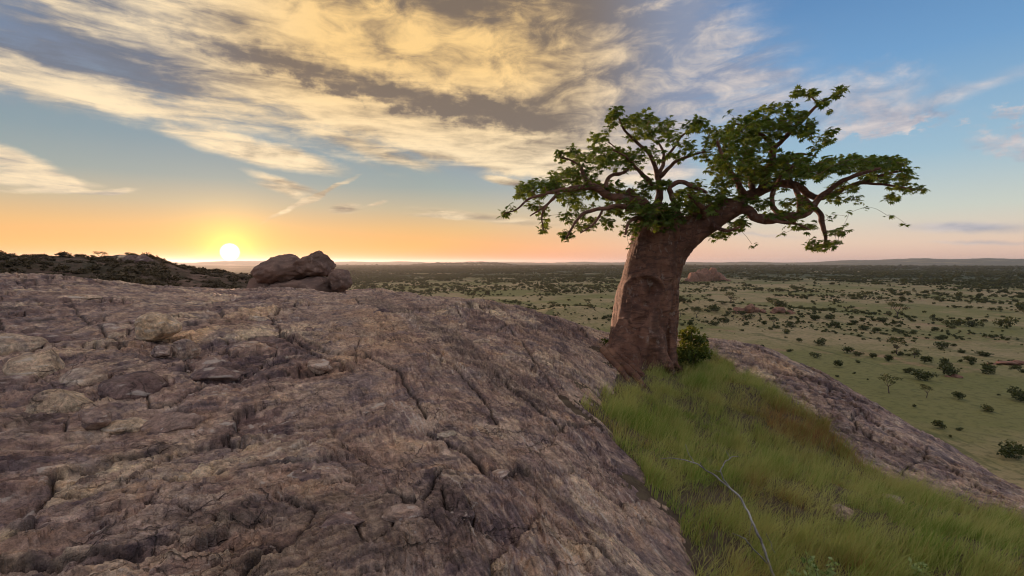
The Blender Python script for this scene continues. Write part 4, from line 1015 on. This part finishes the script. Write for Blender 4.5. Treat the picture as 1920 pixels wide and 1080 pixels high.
def grass():
    rg = np.random.default_rng(31)
    lo, hi = GRASS_POLY.min(0), GRASS_POLY.max(0); hi = np.minimum(hi, [9.5, 14]); lo = np.maximum(lo, [0.9, 2.2])
    P = rg.uniform(lo, hi, (480000, 2)); x, y = P.T
    sd = poly_sd(x, y, GRASS_POLY) + 0.16 * fbm(x * 1.6, y * 1.6, 3, 80)
    clump = fbm(x * 1.5, y * 1.5, 4, 170)
    tf1, tf2, tid, _, _ = worley(x * 3.4 + 0.3 * clump, y * 3.4, 3)
    keep = (sd > -0.06) & (rg.random(len(x)) < (0.16 + 0.95 * sstep(clump, -0.45, 0.45)) * sstep(sd + 0.25 * clump, -0.30, 0.22) * (1.25 - 1.25 * tf1)) & (np.abs(np.degrees(np.arctan2(x, y))) < 56)
    keep &= np.hypot(x - base[0], y - base[1] - 0.05) > 0.88
    keep &= ~((np.hypot(x - base[0] + 0.45, y - base[1] + 0.75) < 0.62) & (rg.random(len(x)) < 0.8))
    for rp in ROOT_PATHS:
        for q in rp[::3]: keep &= np.hypot(x - q[0], (y - q[1] + 0.12) * 0.8) > 0.17
    x, y, tid, tf1 = x[keep], y[keep], tid[keep], tf1[keep]; n = len(x)
    z = soil_z(x, y) - 0.02
    cl = fbm(x * 0.8, y * 0.8, 3, 171); ht = (0.50 + 0.45 * sstep(cl, -0.4, 0.5)) * (0.6 + 0.9 * tid) * (1.15 - 0.5 * tf1)
    V, T = blades(n, np.stack([x, y, z], -1), rg, 0.12, 0.38, 0.0055, 0.42)
    k = V.reshape(n, -1, 3); k[:, :, 2] = z[:, None] + (k[:, :, 2] - z[:, None]) * ht[:, None]
    # colour: green with straw and a rusty patch
    rust = np.array(drop(1505, 815)[:2]); dr = np.hypot(x - rust[0], y - rust[1])
    dry = np.clip(0.12 + 0.5 * (tid * 7.3 % 1.0) ** 1.5 + 0.35 * fbm(x * 0.9 + 5, y * 0.9, 3, 172) + rg.normal(0, 0.15, n), 0, 1)
    red = np.clip(np.exp(-(dr / 0.9) ** 2) * 1.5 * rg.random(n) + 0.6 * (rg.random(n) < 0.06) + 0.8 * sstep(fbm(x * 1.1, y * 1.1 + 7, 3, 175), 0.3, 0.7) * rg.random(n), 0, 1)
    # tall thin flowering stems
    s = rg.choice(n, min(n, 22000), replace=False)
    V2, T2 = blades(len(s), np.stack([x[s], y[s], z[s]], -1), rg, 0.26, 0.56, 0.0032, 0.28)
    me = mesh_np('grass', np.vstack([k.reshape(-1, 3), V2]), np.vstack([T, T2 + len(V)]), False)
    fattr(me, 'dry', np.concatenate([np.repeat(dry, 7), np.full(len(V2), 0.75)])); fattr(me, 'red', np.concatenate([np.repeat(red, 7), np.repeat(red[s] * 0.8, 7)]))
    m = bpy.data.materials.new('grass_blade'); m.use_nodes = True
    nn = NT(m.node_tree); b = m.node_tree.nodes['Principled BSDF']; out = m.node_tree.nodes['Material Output']
    c = nn.mix(attr(nn, 'dry'), (0.225, 0.335, 0.045), (0.68, 0.61, 0.21))
    c = nn.mix(attr(nn, 'red'), c, (0.40, 0.19, 0.07))
    nn.link(c, b.inputs['Base Color']); b.inputs['Roughness'].default_value = 0.55
    t = nn.new('ShaderNodeBsdfTranslucent'); nn.link(c, t.inputs[0])
    ms = nn.new('ShaderNodeMixShader'); ms.inputs[0].default_value = 0.45
    nn.link(b.outputs[0], ms.inputs[1]); nn.link(t.outputs[0], ms.inputs[2]); nn.link(ms.outputs[0], out.inputs[0])
    link('grass', me, m, kind='stuff', label='windblown green grass with straw tips below the baobab', category='grass')
grass()

def leaf_cloud(rg, centers, radii, n, size, flat=1.0):
    """n small leaf quads (as two bent triangles) filling ellipsoid lumps"""
    w = np.array([r[0] * r[1] * r[2] for r in radii]) ** 0.7; w /= w.sum()
    ci = rg.choice(len(centers), n, p=w)
    d = rg.normal(size=(n, 3)); d /= np.linalg.norm(d, axis=1)[:, None]
    rr = rg.random(n) ** 0.42
    C = np.array(centers)[ci] + d * rr[:, None] * np.array(radii)[ci]
    a = d + rg.normal(0, 0.55, (n, 3)); a[:, 2] *= flat; a /= np.linalg.norm(a, axis=1)[:, None]
    u = np.cross(a, rg.normal(size=(n, 3))); u /= np.linalg.norm(u, axis=1)[:, None]
    L = size * rg.uniform(0.6, 1.3, n)[:, None]
    nrm = np.cross(a, u)
    V = np.stack([C - a * L * 0.5, C + u * L * 0.32 + nrm * L * 0.06, C + a * L * 0.6, C - u * L * 0.32 + nrm * L * 0.06], 1).reshape(-1, 3)
    T = (np.array([[0, 1, 2], [0, 2, 3]])[None] + (np.arange(n) * 4)[:, None, None]).reshape(-1, 3)
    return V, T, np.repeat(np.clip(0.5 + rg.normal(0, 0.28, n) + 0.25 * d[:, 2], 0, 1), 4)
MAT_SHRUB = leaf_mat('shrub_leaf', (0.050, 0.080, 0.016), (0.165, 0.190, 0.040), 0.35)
MAT_TWIG = simple_mat('dark_twig', (0.06, 0.045, 0.038), (0.12, 0.095, 0.08), 12, 0.8)
def shrub():
    rg = np.random.default_rng(41)
    o = px_at(1298, 686, 12.2)
    root = empty('shrub', tuple(o), 'yellow-green leafy shrub growing against the baobab trunk', 'shrub')
    cs, rs = [], []
    for (u, v, r) in ((1288, 655, 20), (1298, 632, 20), (1310, 650, 20), (1285, 630, 14), (1322, 662, 14), (1275, 668, 14), (1300, 672, 18), (1318, 635, 10), (1296, 617, 9)):
        cs.append(px_at(u, v, 12.2 + rg.normal(0, 0.18)) - o); rs.append((r * TS, r * TS * 1.1, r * TS * 0.9))
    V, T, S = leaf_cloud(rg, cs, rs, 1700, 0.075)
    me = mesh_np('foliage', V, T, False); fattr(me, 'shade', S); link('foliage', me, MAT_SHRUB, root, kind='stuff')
    for c in cs:
        path = resample([(0, 0, -0.1, 0.014), (*(np.array(c) * 0.5 + rg.normal(0, 0.04, 3)), 0.010), (*c, 0.004)], 0.08)
        link('stem', tubes_mesh('stem', [tube(path, 6)]), MAT_TWIG, root)
shrub()
# tuft of leaves left of the trunk foot
def foot_tuft():
    rg = np.random.default_rng(43); o = px_at(1134, 652, 12.6)
    root = empty('low_bush', tuple(o), 'low dark bush in the gap between rock dome and baobab foot', 'bush')
    V, T, S = leaf_cloud(rg, [(0, 0, 0.08), (-0.15, 0.1, 0.02), (0.12, 0, 0.0)], [(0.22, 0.2, 0.16), (0.18, 0.18, 0.12), (0.15, 0.15, 0.12)], 420, 0.06)
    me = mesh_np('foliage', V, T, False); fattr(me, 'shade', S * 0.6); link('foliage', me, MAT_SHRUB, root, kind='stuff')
    link('stem', tubes_mesh('stem', [tube(resample([(0, 0, -0.25, 0.012), (0.02, 0, 0.0, 0.008), (0, 0.03, 0.12, 0.004)], 0.06), 6)]), MAT_TWIG, root)
foot_tuft()

MAT_DEAD = simple_mat('bleached_wood', (0.15, 0.135, 0.13), (0.52, 0.49, 0.46), 4, 0.7, (0.16, 0.14, 0.13), 0.004)
def dead_branch():
    b0 = drop(1455, 1100); o = np.array([b0[0], b0[1], float(soil_z(b0[0], b0[1]))])
    root = empty('dead_branch', tuple(o), 'bare bleached dead branch arching over the grass', 'branch')
    def at(u, v, Y, r): return (*(px_at(u, v, Y) - o), r * 0.92)
    main = [(0.02, 0, -0.06, 0.013), at(1444, 1060, 4.30, 0.012), at(1425, 1010, 4.35, 0.0115), at(1395, 945, 4.5, 0.0105), at(1365, 912, 4.6, 0.009), at(1330, 885, 4.7, 0.0075), at(1300, 868, 4.78, 0.006), at(1270, 860, 4.85, 0.0045), at(1238, 859, 4.9, 0.003)]
    sub = [[at(1367, 913, 4.6, 0.007), at(1352, 884, 4.62, 0.006), at(1368, 858, 4.66, 0.0042), at(1384, 854, 4.7, 0.002)], [at(1368, 858, 4.66, 0.0035), at(1362, 845, 4.68, 0.0018)],
           [at(1302, 868, 4.78, 0.0045), at(1292, 850, 4.8, 0.003), at(1284, 834, 4.82, 0.0018)], [at(1322, 881, 4.72, 0.0045), at(1312, 868, 4.7, 0.0028)],
           [at(1440, 1058, 4.32, 0.007), at(1410, 1025, 4.3, 0.006), at(1392, 1006, 4.3, 0.004), at(1374, 1000, 4.3, 0.002)], [at(1404, 958, 4.47, 0.004), at(1408, 985, 4.42, 0.003), at(1406, 1006, 4.4, 0.002)],
           [at(1352, 884, 4.62, 0.003), at(1338, 882, 4.6, 0.0015)], [at(1436, 1000, 4.3, 0.003), at(1452, 1035, 4.25, 0.002)]]
    def kinked(pts, step, sides):
        q = resample(pts, step); m = len(q); t = np.arange(m) * 0.45
        q[1:, :3] += 0.012 * np.stack([perlin(t, t * 0 + pts[0][0] * 9 + k, 200 + k) for k in range(3)], -1)[1:] * np.minimum(1, np.arange(1, m) / 3)[:, None]
        q[:, 3] *= 1 + 0.22 * perlin(t * 1.7, t * 0 + 4, 204)
        return tube(q, sides)
    link('stem', tubes_mesh('stem', [kinked(main, 0.04, 8)]), MAT_DEAD, root)
    for s in sub: link('twig', tubes_mesh('twig', [kinked(s, 0.03, 6)]), MAT_DEAD, root)
dead_branch()

MAT_WEED = leaf_mat('weed_leaf', (0.12, 0.20, 0.05), (0.42, 0.50, 0.24), 0.3)
def weed(u, v, h, lab, seed):
    rg = np.random.default_rng(seed); p = drop(u, v); o = np.array([p[0], p[1], float(soil_z(p[0], p[1]))])
    root = empty('weed', tuple(o), lab, 'plant')
    for s in range(4):
        a = rg.uniform(0, 6.28); tip = np.array([math.cos(a) * h * 0.3, math.sin(a) * h * 0.3, h * rg.uniform(0.7, 1)])
        path = resample([(0, 0, -0.03, 0.004), (*(tip * 0.5 + rg.normal(0, 0.02, 3)), 0.003), (*tip, 0.0015)], 0.03)
        st = link('stem', tubes_mesh('stem', [tube(path, 5)]), MAT_TWIG, root)
        V, T, S = leaf_cloud(rg, [tip * t for t in (0.5, 0.65, 0.8, 0.92, 1.0)], [(0.04, 0.04, 0.03)] * 5, 34, 0.038)
        me = mesh_np('foliage', V, T, False); fattr(me, 'shade', S); link('foliage', me, MAT_WEED, root, kind='stuff')
weed(1535, 1110, 0.34, 'pale leafy weed standing in the grass right of the dead branch', 51)
weed(1500, 1120, 0.22, 'short pale weed at the foot of a taller one', 52)
weed(1720, 1100, 0.20, 'dark green weed in the grass below the flat tan stone', 53)

# ------------------------------------------------------------------ bushes and trees of the plain
MAT_BUSH = leaf_mat('bush_leaf', (0.026, 0.038, 0.013), (0.078, 0.092, 0.030), 0.2)
def bush_mesh(seed, n, leaf):
    """rounded bush about 1 m across, base at z = 0"""
    rg = np.random.default_rng(seed)
    k = rg.integers(4, 8); cs, rs = [], []
    for _ in range(k):
        a = rg.uniform(0, 6.28); d = rg.uniform(0, 0.30)
        cs.append((math.cos(a) * d, math.sin(a) * d, rg.uniform(0.14, 0.34))); r = rg.uniform(0.15, 0.26); rs.append((r, r, r * 0.75))
    V, T, S = leaf_cloud(rg, cs, rs, n, leaf); V[:, 2] = np.maximum(V[:, 2], -0.02)
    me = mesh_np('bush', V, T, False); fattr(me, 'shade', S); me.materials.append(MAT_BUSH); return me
BUSH_HI = [bush_mesh(700 + i, 420, 0.085) for i in range(6)]
BUSH_LO = [bush_mesh(720 + i, 90, 0.19) for i in range(4)]
def acacia_parts(seed):
    """flat-topped thorn tree 1 m tall: trunk mesh, crown mesh"""
    rg = np.random.default_rng(seed); tb = []; cs, rs = [], []
    fork = np.array([rg.normal(0, .03), rg.normal(0, .03), 0.34])
    tb.append(tube(resample([(0, 0, -0.03, 0.036), (*(fork * 0.5 + rg.normal(0, .012, 3)), 0.028), (*fork, 0.022)], 0.05), 7))
    for i in range(6):
        a = i * 1.05 + rg.uniform(-.3, .3); d = rg.uniform(0.22, 0.44)
        e = np.array([math.cos(a) * d, math.sin(a) * d, rg.uniform(0.62, 0.85)])
        tb.append(tube(resample([(*fork, 0.016), (*(fork * 0.5 + e * 0.5 + np.array([0, 0, -0.04])), 0.011), (*e, 0.005)], 0.06), 5))
        cs.append(e + np.array([0, 0, .04])); rs.append((0.24, 0.24, 0.085))
    cs.append(np.array([0, 0, 0.88])); rs.append((0.26, 0.26, 0.08))
    tm = tubes_mesh('trunk', tb); tm.materials.append(MAT_TWIG)
    V, T, S = leaf_cloud(rg, cs, rs, 420, 0.065)
    cm = mesh_np('crown', V, T, False); fattr(cm, 'shade', S); cm.materials.append(MAT_BUSH)
    return tm, cm
ACACIAS = [acacia_parts(740 + i) for i in range(4)]
def plain_pt(u, v):
    """meeting point of a photograph ray and the plain"""
    d = px_dir(u, v); d = d / d[1]
    Y = np.geomspace(45, 9000, 1400)
    g = plain_h(d[0] * Y, Y) - (CAM_Z + d[2] * Y); k = int(np.argmax(g > 0))
    return np.array([d[0] * Y[k], Y[k], plain_h(d[0] * Y[k:k + 1], Y[k:k + 1])[0]])
def put_bush(me, p, w, h, label, group=None):
    o = link('bush', me, None, None, label=label, category='bush')
    if group: o['group'] = group
    o.location = p; o.scale = (w, w, h); o.rotation_euler = (0, 0, random.uniform(0, 6.28)); return o
def put_acacia(k, p, h, label, group=None, wide=1.0):
    e = empty('acacia_tree', tuple(p), label, 'tree', group)
    e.scale = (h * wide, h * wide, h); e.rotation_euler = (0, 0, random.uniform(0, 6.28))
    link('trunk', ACACIAS[k % 4][0], None, e); link('crown', ACACIAS[k % 4][1], None, e)
    return e
def scale_at(p): return p[1] / 960
for k, (u, v, hp, lab) in enumerate([(1667, 738, 36, 'lone flat-topped acacia with a bare stem on the open green plain beyond the ledge'), (1681, 664, 30, 'acacia with dark crown standing behind the lone flat-topped acacia'), (1737, 746, 24, 'thin low acacia beside the lone flat-topped acacia')]):
    p = plain_pt(u, v); put_acacia(k, p, hp * scale_at(p), lab)
for k, (u, v, wp, lab) in enumerate([(1896, 858, 64, 'widest dark bush on the plain, just below the foot of the ledge'), (1913, 752, 46, 'broad reddish-dark bush beside a bare soil patch'), (1761, 803, 32, 'round bush close under the edge of the ledge'), (1801, 750, 32, 'round dark bush out on the open grass right of the thin acacia')]):
    p = plain_pt(u, v); w = wp * scale_at(p) * 1.15; put_bush(BUSH_HI[k], p, w, w * 0.9, lab)
NEAR_BUSH = [(1475, 626, 20), (1539, 648, 28), (1670, 678, 26), (1740, 682, 30), (1734, 714, 42), (1777, 690, 34), (1853, 772, 28), (1529, 672, 20), (1568, 688, 26), (1586, 662, 30), (1781, 706, 38), (1857, 702, 34), (1825, 613, 30), (1885, 616, 38), (1640, 672, 22), (1500, 642, 18), (1610, 668, 20), (1700, 700, 24)]
BUSH_LABEL, BUSH_GROUP = 'small round dark green bush scattered on the savanna plain', 'scattered bushes of the plain'
n_bush = 0
for k, (u, v, wp) in enumerate(NEAR_BUSH):
    p = plain_pt(u, v); w = wp * scale_at(p) * 1.15; put_bush(BUSH_HI[k % 6], p, w, w * random.uniform(0.8, 1.1), BUSH_LABEL, BUSH_GROUP); n_bush += 1
def bush_label(x, y, w):
    for (u, v, rr, lab, grp) in ((1325, 526, 95, 'dark bush at the foot of the isolated reddish rock koppie', 'bushes round the koppie'), (1425, 586, 45, 'dark bush among the boulders of the low red outcrop', 'bushes of the red outcrop'),
                                 (1085, 600, 45, 'dark bush on the wooded knoll just beyond the rock dome', 'bushes of the wooded knoll'), (1300, 588, 32, 'dark bush on the slope between wooded knoll and red outcrop', 'bushes of the small slope')):
        p = plain_pt(u, v)
        if math.hypot(x - p[0], y - p[1]) < rr: return lab, grp
    if y < 150: return 'dark bush on the open green grass below the rock ledge', 'bushes below the ledge'
    if w > 7.5: return 'very wide dark thicket far out on the open plain', 'largest bushes of the plain'
    return BUSH_LABEL, BUSH_GROUP
def scatter():
    global n_bush
    rg = np.random.default_rng(61)
    def ring(r0, r1, dens, a0=-30, a1=50):
        area = 0.5 * rad(a1 - a0) * (r1 * r1 - r0 * r0); n = int(area * dens)
        r = np.sqrt(rg.uniform(r0 * r0, r1 * r1, n)); a = np.radians(rg.uniform(a0, a1, n))
        return np.sin(a) * r, np.cos(a) * r, r
    X, Y, W = [], [], []
    for r0, r1, dens, wm, sg in ((70, 300, 0.060, 1.10, 0.68), (300, 700, 0.034, 2.0, 0.55), (700, 1300, 0.026, 3.0, 0.5), (1300, 2600, 0.0085, 5.2, 0.4), (2600, 5200, 0.0022, 9, 0.4)):
        x, y, r = ring(r0, r1, dens)
        cl = fbm(x / 55, y / 70, 4, 180) + 0.8 * fbm(x / 260, y / 170, 3, 181) + 0.25 * sstep(r, 500, 1200)
        # denser on the knolls
        for (u, v, w) in ((1085, 600, 40), (1300, 588, 34), (1430, 588, 46)):
            d = px_dir(u, v); yy = CAM_Z / -(d[2] / d[1]); cl = cl + 2.2 * np.exp(-((x - d[0] / d[1] * yy) ** 2 + (y - yy) ** 2) / w ** 2)
        left = 0.35 * sstep(-np.degrees(np.arctan2(x, y)), -12, 8)
        k = rg.random(len(x)) < 0.05 + 0.95 * sstep(cl + left, 0.08, 0.5)
        X.append(x[k]); Y.append(y[k]); W.append(np.exp(rg.normal(math.log(wm), sg, k.sum())))
    x, y, w = np.concatenate(X), np.concatenate(Y), np.concatenate(W)
    z = plain_h(x, y)
    # those the picture shows largest stand as bushes of their own
    u = 960 + 960 * x / y; v = 492 + 960 * (CAM_Z - z) / y
    sky = np.interp(u, [640, 760, 850, 930, 1010, 1110, 1140, 1141, 1275, 1276, 1340, 1500, 1600, 1700, 1800, 1920], [545, 549, 561, 560, 585, 620, 640, 380, 380, 640, 638, 680, 728, 786, 846, 906])
    vis = (u > 650) & (u < 1915) & (v < sky - 2)
    order = np.argsort(-(w / np.hypot(x, y)) * vis)[:310 - n_bush]
    solo = np.zeros(len(x), bool); solo[order] = True
    tree = 0
    for q, i in enumerate(order):
        if y[i] < 420 and q % 11 == 3:
            put_acacia(q, (x[i], y[i], z[i]), w[i] * 0.9 + 1.2, 'small flat-topped acacia among the bushes of the plain', 'acacias dotted over the plain', 1.1); tree += 1
        elif n_bush < 299:
            put_bush(BUSH_HI[q % 6], (x[i], y[i], z[i] - 0.05), w[i] * 1.2, w[i] * random.uniform(0.75, 1.1), *bush_label(x[i], y[i], w[i])); n_bush += 1
        else: solo[i] = False
    rest = ~solo & (u > 560)
    return x[rest], y[rest], z[rest], w[rest]
def instanced(name, x, y, z, w, protos, label, seed, hk=0.9):
    """one object of many far bushes: points that carry low bush meshes"""
    rg = np.random.default_rng(seed); n = len(x)
    me = bpy.data.meshes.new(name); me.vertices.add(n); me.vertices.foreach_set('co', np.stack([x, y, z - 0.03 * w], -1).astype(np.float32).ravel())
    fattr(me, 'wide', w * 1.2); fattr(me, 'turn', rg.uniform(0, 6.28, n)); fattr(me, 'pick', np.floor(rg.uniform(0, len(protos), n)))
    o = link(name, me, None, None, kind='stuff', label=label, category='bushes')
    ng = bpy.data.node_groups.new(name + '_nodes', 'GeometryNodeTree')
    ng.interface.new_socket('Geometry', in_out='INPUT', socket_type='NodeSocketGeometry'); ng.interface.new_socket('Geometry', in_out='OUTPUT', socket_type='NodeSocketGeometry')
    N, L = ng.nodes.new, ng.links.new
    gi, go = N('NodeGroupInput'), N('NodeGroupOutput'); jn = N('GeometryNodeJoinGeometry')
    def named(nm):
        a = N('GeometryNodeInputNamedAttribute'); a.data_type = 'FLOAT'; a.inputs['Name'].default_value = nm; return a.outputs['Attribute']
    cmb = N('ShaderNodeCombineXYZ'); L(named('turn'), cmb.inputs[2])
    sc = N('ShaderNodeCombineXYZ'); hm = N('ShaderNodeMath'); hm.operation = 'MULTIPLY'; hm.inputs[1].default_value = hk; L(named('wide'), hm.inputs[0])
    L(named('wide'), sc.inputs[0]); L(named('wide'), sc.inputs[1]); L(hm.outputs[0], sc.inputs[2])
    for i, po in enumerate(protos):
        oi = N('GeometryNodeObjectInfo'); oi.inputs['Object'].default_value = po; oi.transform_space = 'ORIGINAL'
        cmp_ = N('FunctionNodeCompare'); cmp_.data_type = 'FLOAT'; cmp_.operation = 'EQUAL'; cmp_.inputs['B'].default_value = i; cmp_.inputs['Epsilon'].default_value = 0.1; L(named('pick'), cmp_.inputs['A'])
        iop = N('GeometryNodeInstanceOnPoints'); L(gi.outputs[0], iop.inputs['Points']); L(cmp_.outputs[0], iop.inputs['Selection']); L(oi.outputs['Geometry'], iop.inputs['Instance'])
        L(cmb.outputs[0], iop.inputs['Rotation']); L(sc.outputs[0], iop.inputs['Scale']); L(iop.outputs[0], jn.inputs[0])
    L(jn.outputs[0], go.inputs[0])
    md = o.modifiers.new('scatter', 'NODES'); md.node_group = ng
    return o
fx, fy, fz, fw = scatter()
# four more bushes of their own, low in detail, whose meshes the far bushes share
PROTO = []
for i, (u, v, wp) in enumerate([(1330, 556, 12), (1560, 600, 14), (1640, 590, 13), (1750, 596, 14)]):
    p = plain_pt(u, v); w = wp * scale_at(p); PROTO.append(put_bush(BUSH_LO[i], p, w, w, BUSH_LABEL, BUSH_GROUP))
instanced('distant_bushes', fx, fy, fz, fw, PROTO, 'countless distant bushes merging into woodland across the plain', 62)
# scrub on the hill to the left
rgh = np.random.default_rng(63)
ha = np.radians(rgh.uniform(-58, -20, 6500)); hr = np.sqrt(rgh.uniform(55 ** 2, 160 ** 2, 6500)); hx, hy = np.sin(ha) * hr, np.cos(ha) * hr
keep = rgh.random(6500) < 0.25 + 0.75 * sstep(fbm(hx / 16, hy / 16, 3, 190), -0.2, 0.5)
hx, hy = hx[keep], hy[keep]; hz = hill_h(hx, hy)
MAT_SCRUB = leaf_mat('scrub_leaf', (0.045, 0.036, 0.020), (0.110, 0.080, 0.045), 0.15)
HILL_PROTO = []
for i, (hu, hrr) in enumerate([(60, 100), (215, 104)]):
    hm = bush_mesh(730 + i, 110, 0.17); hm.materials.clear(); hm.materials.append(MAT_SCRUB)
    ha_ = math.atan((hu - 960) / 960); px_, py_ = math.sin(ha_) * hrr, math.cos(ha_) * hrr
    HILL_PROTO.append(put_bush(hm, (px_, py_, float(hill_h(np.array([px_]), np.array([py_]))[0])), 1.6, 1.2, ('brown scrub bush near the middle of the low hill crest', 'brown scrub bush at the rocky end of the low hill')[i]))
instanced('hill_scrub', hx, hy, hz, np.exp(rgh.normal(math.log(1.0), 0.35, len(hx))), HILL_PROTO, 'dense dark scrub covering the low hill', 64, 0.75)
for k, (u, r, h, lab) in enumerate([(190, 112, 1.5, 'tiny leaning tree on the hill crest against the orange sky'), (201, 112, 0.9, 'smallest tree on the hill crest beside a leaning one'), (243, 108, 1.2, 'bushy little tree on the rocky end of the hill')]):
    a = math.atan((u - 960) / 960); x, y = math.sin(a) * r, math.cos(a) * r
    put_acacia(k, (x, y, float(hill_h(np.array([x]), np.array([y]))[0])), h, lab, None, 1.3)

# rocks out on the plain
MAT_RED = simple_mat('red_rock', (0.30, 0.155, 0.105), (0.19, 0.105, 0.08), 0.5, 0.9, (0.10, 0.065, 0.055), 0.3, 7)
def rock_group(label, anchor, items, seed, name='rock_outcrop', cat='rocks'):
    p0 = plain_pt(*anchor); e = empty(name, tuple(p0), label, cat); s = p0[1] / 960
    rg = np.random.default_rng(seed)
    for i, (du, dv, hw, hh) in enumerate(items):
        me = boulder_mesh('boulder', seed + i, (hw * s, hw * s * 0.9, hh * s), 9, 0.10, 4, None, MAT_RED)
        b = place_boulder('boulder', me, (du * s, rg.uniform(-6, 6) * s, -dv * s + hh * s * 0.4), (0, rg.uniform(-.15, .15), rg.uniform(0, 6)), e)
rock_group('isolated reddish rock koppie rising from the green plain behind the trunk', (1325, 527), [(-28, 2, 13, 13), (-14, 1, 14, 18), (2, 1, 15, 19), (16, 1, 14, 19), (28, 1, 11, 13), (-6, -5, 11, 10), (10, -6, 10, 9), (37, 3, 7, 6), (-37, 3, 7, 6), (22, -4, 8, 9)], 800, 'rock_koppie')
rock_group('low red rock outcrop with rounded boulders among bushes on the plain', (1425, 586), [(-36, 0, 14, 8), (-22, -4, 11, 9), (-48, 3, 8, 5), (-8, 0, 9, 8), (4, 2, 7, 6), (35, 2, 12, 9), (52, 3, 8, 6), (62, 4, 5, 4), (22, 4, 7, 5)], 820)
rock_group('flat reddish stones on a bare soil patch of the plain', (1895, 684), [(0, 0, 22, 4), (-26, 2, 12, 3), (18, -2, 10, 4), (-8, 4, 8, 3)], 840)
rock_group('pale grey rocks beside a fallen log on the plain', (1790, 707), [(0, 0, 9, 4), (-12, 1, 6, 3), (10, 2, 5, 3)], 850)
for i, (u, r, hw) in enumerate([(140, 62, 1.6), (120, 64, 1.1), (152, 60, 0.9), (252, 104, 1.7), (236, 106, 1.5), (272, 103, 1.6), (10, 60, 1.2), (60, 75, 1.3), (100, 70, 1.0)]):
    a = math.atan((u - 960) / 960); x, y = math.sin(a) * r, math.cos(a) * r; z = float(hill_h(np.array([x]), np.array([y]))[0])
    place_boulder('boulder', boulder_mesh('boulder', 860 + i, (hw, hw * 0.8, hw * 0.6), 9, 0.06, 3), (x, y, z + hw * 0.1), (0, 0.1, i), label='weathered brown boulder showing through the scrub of the low hill', category='boulder', group='boulders on the scrub hill')

# ------------------------------------------------------------------ haze over the plain
def haze():
    bm = bmesh.new(); bmesh.ops.create_cube(bm, size=1.0)
    me = bpy.data.meshes.new('haze'); bm.to_mesh(me); bm.free()
    o = link('haze', me, None, kind='stuff', label='thin evening haze lying over the plain', category='haze')
    o.scale = (64000, 64000, 215); o.location = (0, 0, 62.5 - 20)
    m = bpy.data.materials.new('haze'); m.use_nodes = True; t = m.node_tree; t.nodes.remove(t.nodes['Principled BSDF'])
    v = t.nodes.new('ShaderNodeVolumePrincipled'); v.inputs['Color'].default_value = (0.82, 0.88, 0.96, 1); v.inputs['Density'].default_value = 3.8e-5; v.inputs['Anisotropy'].default_value = 0.55
    t.links.new(v.outputs[0], t.nodes['Material Output'].inputs['Volume']); me.materials.append(m)
haze()
